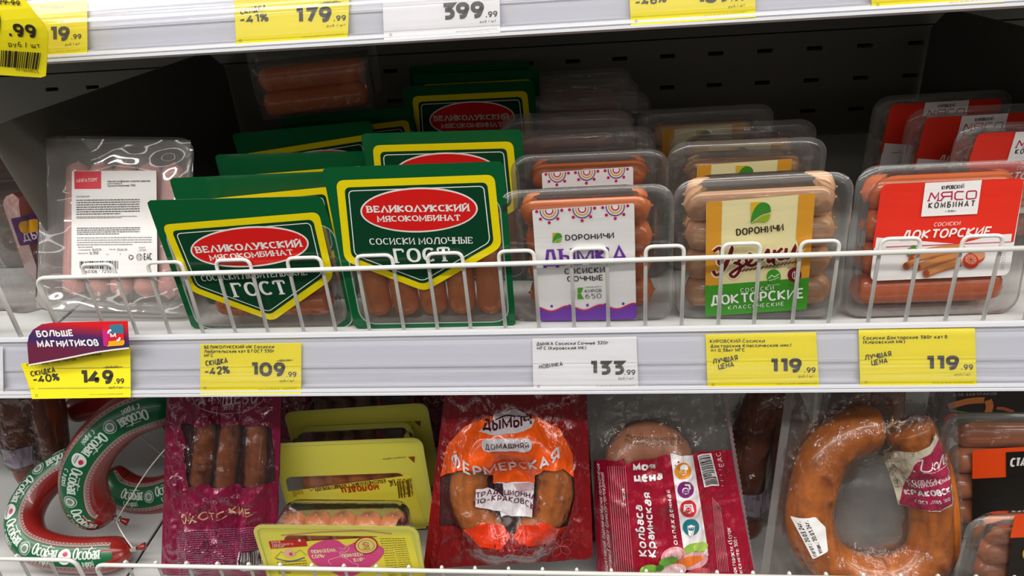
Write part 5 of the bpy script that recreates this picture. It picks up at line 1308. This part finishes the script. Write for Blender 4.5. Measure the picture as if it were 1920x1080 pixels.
labelled_tray(Pose(.420, .0400, ZL+.0082, 0, 8, 0), .1250, .1270, .028, 'clear tray with an orange and black label at the right edge, behind the nearest tray', 4, .0128, SA_PO, lab_Q, 'orange and black label trays')
def lab_Q2(I):
    label_quad(I, [(1900, 962), (2080, 952), (2080, 1090), (1885, 1100)], '17130f', 1, 10); I.poly([(1902, 962), (2080, 952), (2080, 1000), (1892, 1006)], 'ef4c12', 2)
    I.ell(1921, 1036, 6, 10, 'c9a23c', 3)
labelled_tray(Pose(.4090, -.034, ZL, 3, 2, 0), .1220, .1045, .026, 'nearest clear tray at the bottom right corner, its orange and black label cut off', 4, .0115, SA_PO, lab_Q2, 'orange and black label trays', fl=.014, ct=.012)

# -- far left of the middle shelf: cut sausage in film, clear tray behind
def cut_sausage():
    P = Pose(-.446, .052, .0006, -8, 4, 0); t = P.thing('cut_sausage', 'thick cut sausage with a speckled pink face in clear film, at the left edge', 'sausage')
    n, m, rr, H = 20, 28, .040, .092; V, F = [], []
    for j in range(n+1):
        v = j/n; f = min(1, (1-(1-min(1, v*4, (1-v)*3.2+.02))**2)**.5+.12)
        for i in range(m+1):
            a = R(-50+210*i/m); V.append((rr*f*math.cos(a), .040-rr*f*math.sin(a)*-1*1.0-.0, v*H))
    for j in range(n):
        for i in range(m): q = j*(m+1)+i; F.append((q, q+1, q+m+2, q+m+1))
    F += [tuple(range(n*(m+1), n*(m+1)+m+1)), tuple(range(m+1))[::-1]]
    mesh_obj('casing', V, F, mat('cut_casing', '6e2c22', .3, .5, coat=.4, bump=(80, .1, .001)), None, t, True)
    A = [V[j*(m+1)] for j in range(n+1)]; B_ = [V[j*(m+1)+m] for j in range(n+1)]; V2, F2 = [], []
    for a, b in zip(A, B_): V2 += [a, b]
    for j in range(n): F2.append((2*j, 2*j+1, 2*j+3, 2*j+2))
    mesh_obj('cut_face', V2, F2, mat('cut_meat', 'cf8f8a', .3, .5, coat=.6, vary=('e8c4bc', 160, .9)), None, t, True)['label'] = 'speckled pink cut face'
    I = Ink('film', None, .0002, .004); I.poly(rrect(-.022, -.012, .022, .013, .002), '5a2a6a', 1, True); I.poly(rrect(-.018, -.002, -.002, .009, .004), 'e0a21c', 2, True)
    I.text('ДЫМСКИ', (-.018, -.0085), (.018, -.0085), .007, 'd9cfd9', 2, .16, raw=True)
    I.build('label_band', t, lambda u, v, h: (rr*1.012*math.cos(R(-28)+u/rr), .040+(rr*1.012+h)*math.sin(R(-28)+u/rr), .070+v))
    k = 24; V3, F3 = [], []
    for j in range(k+1):
        for i in range(k+1):
            a, b = i/k, j/k; x = -.055+.098*a; V3.append((x, -.006+.05*max(0, a-.72)**1.3*4+.004*noise.noise((x*50, b*6, 1)), b*.100))
    for j in range(k):
        for i in range(k): q = j*(k+1)+i; F3.append((q, q+1, q+k+2, q+k+1))
    mesh_obj('film', V3, F3, BAGF, None, t, True)
cut_sausage()
def grey_tray():
    P = Pose(-.4745, .135, .0006, 0, 6, 0); t = P.thing('sausage_tray', 'tall dim clear tray at the left edge, behind the cut pink sausage', 'sausages')
    tray(t, .125, .125, .03, .010, .014, CRINK)
    for k in range(4): sausage(t, (0, .015, .024+.024*k), .092, .0115, SA_DK, 'x', 0, 30+k)
    lid(t, .122, .122, CLOUD, .013, .0008, 3)
CLOUD = clear('clouded_film', 'dcd8d4', .35, .25, .5, .03, bump=(30, .3, .004), haze_col='8d8680')
grey_tray()
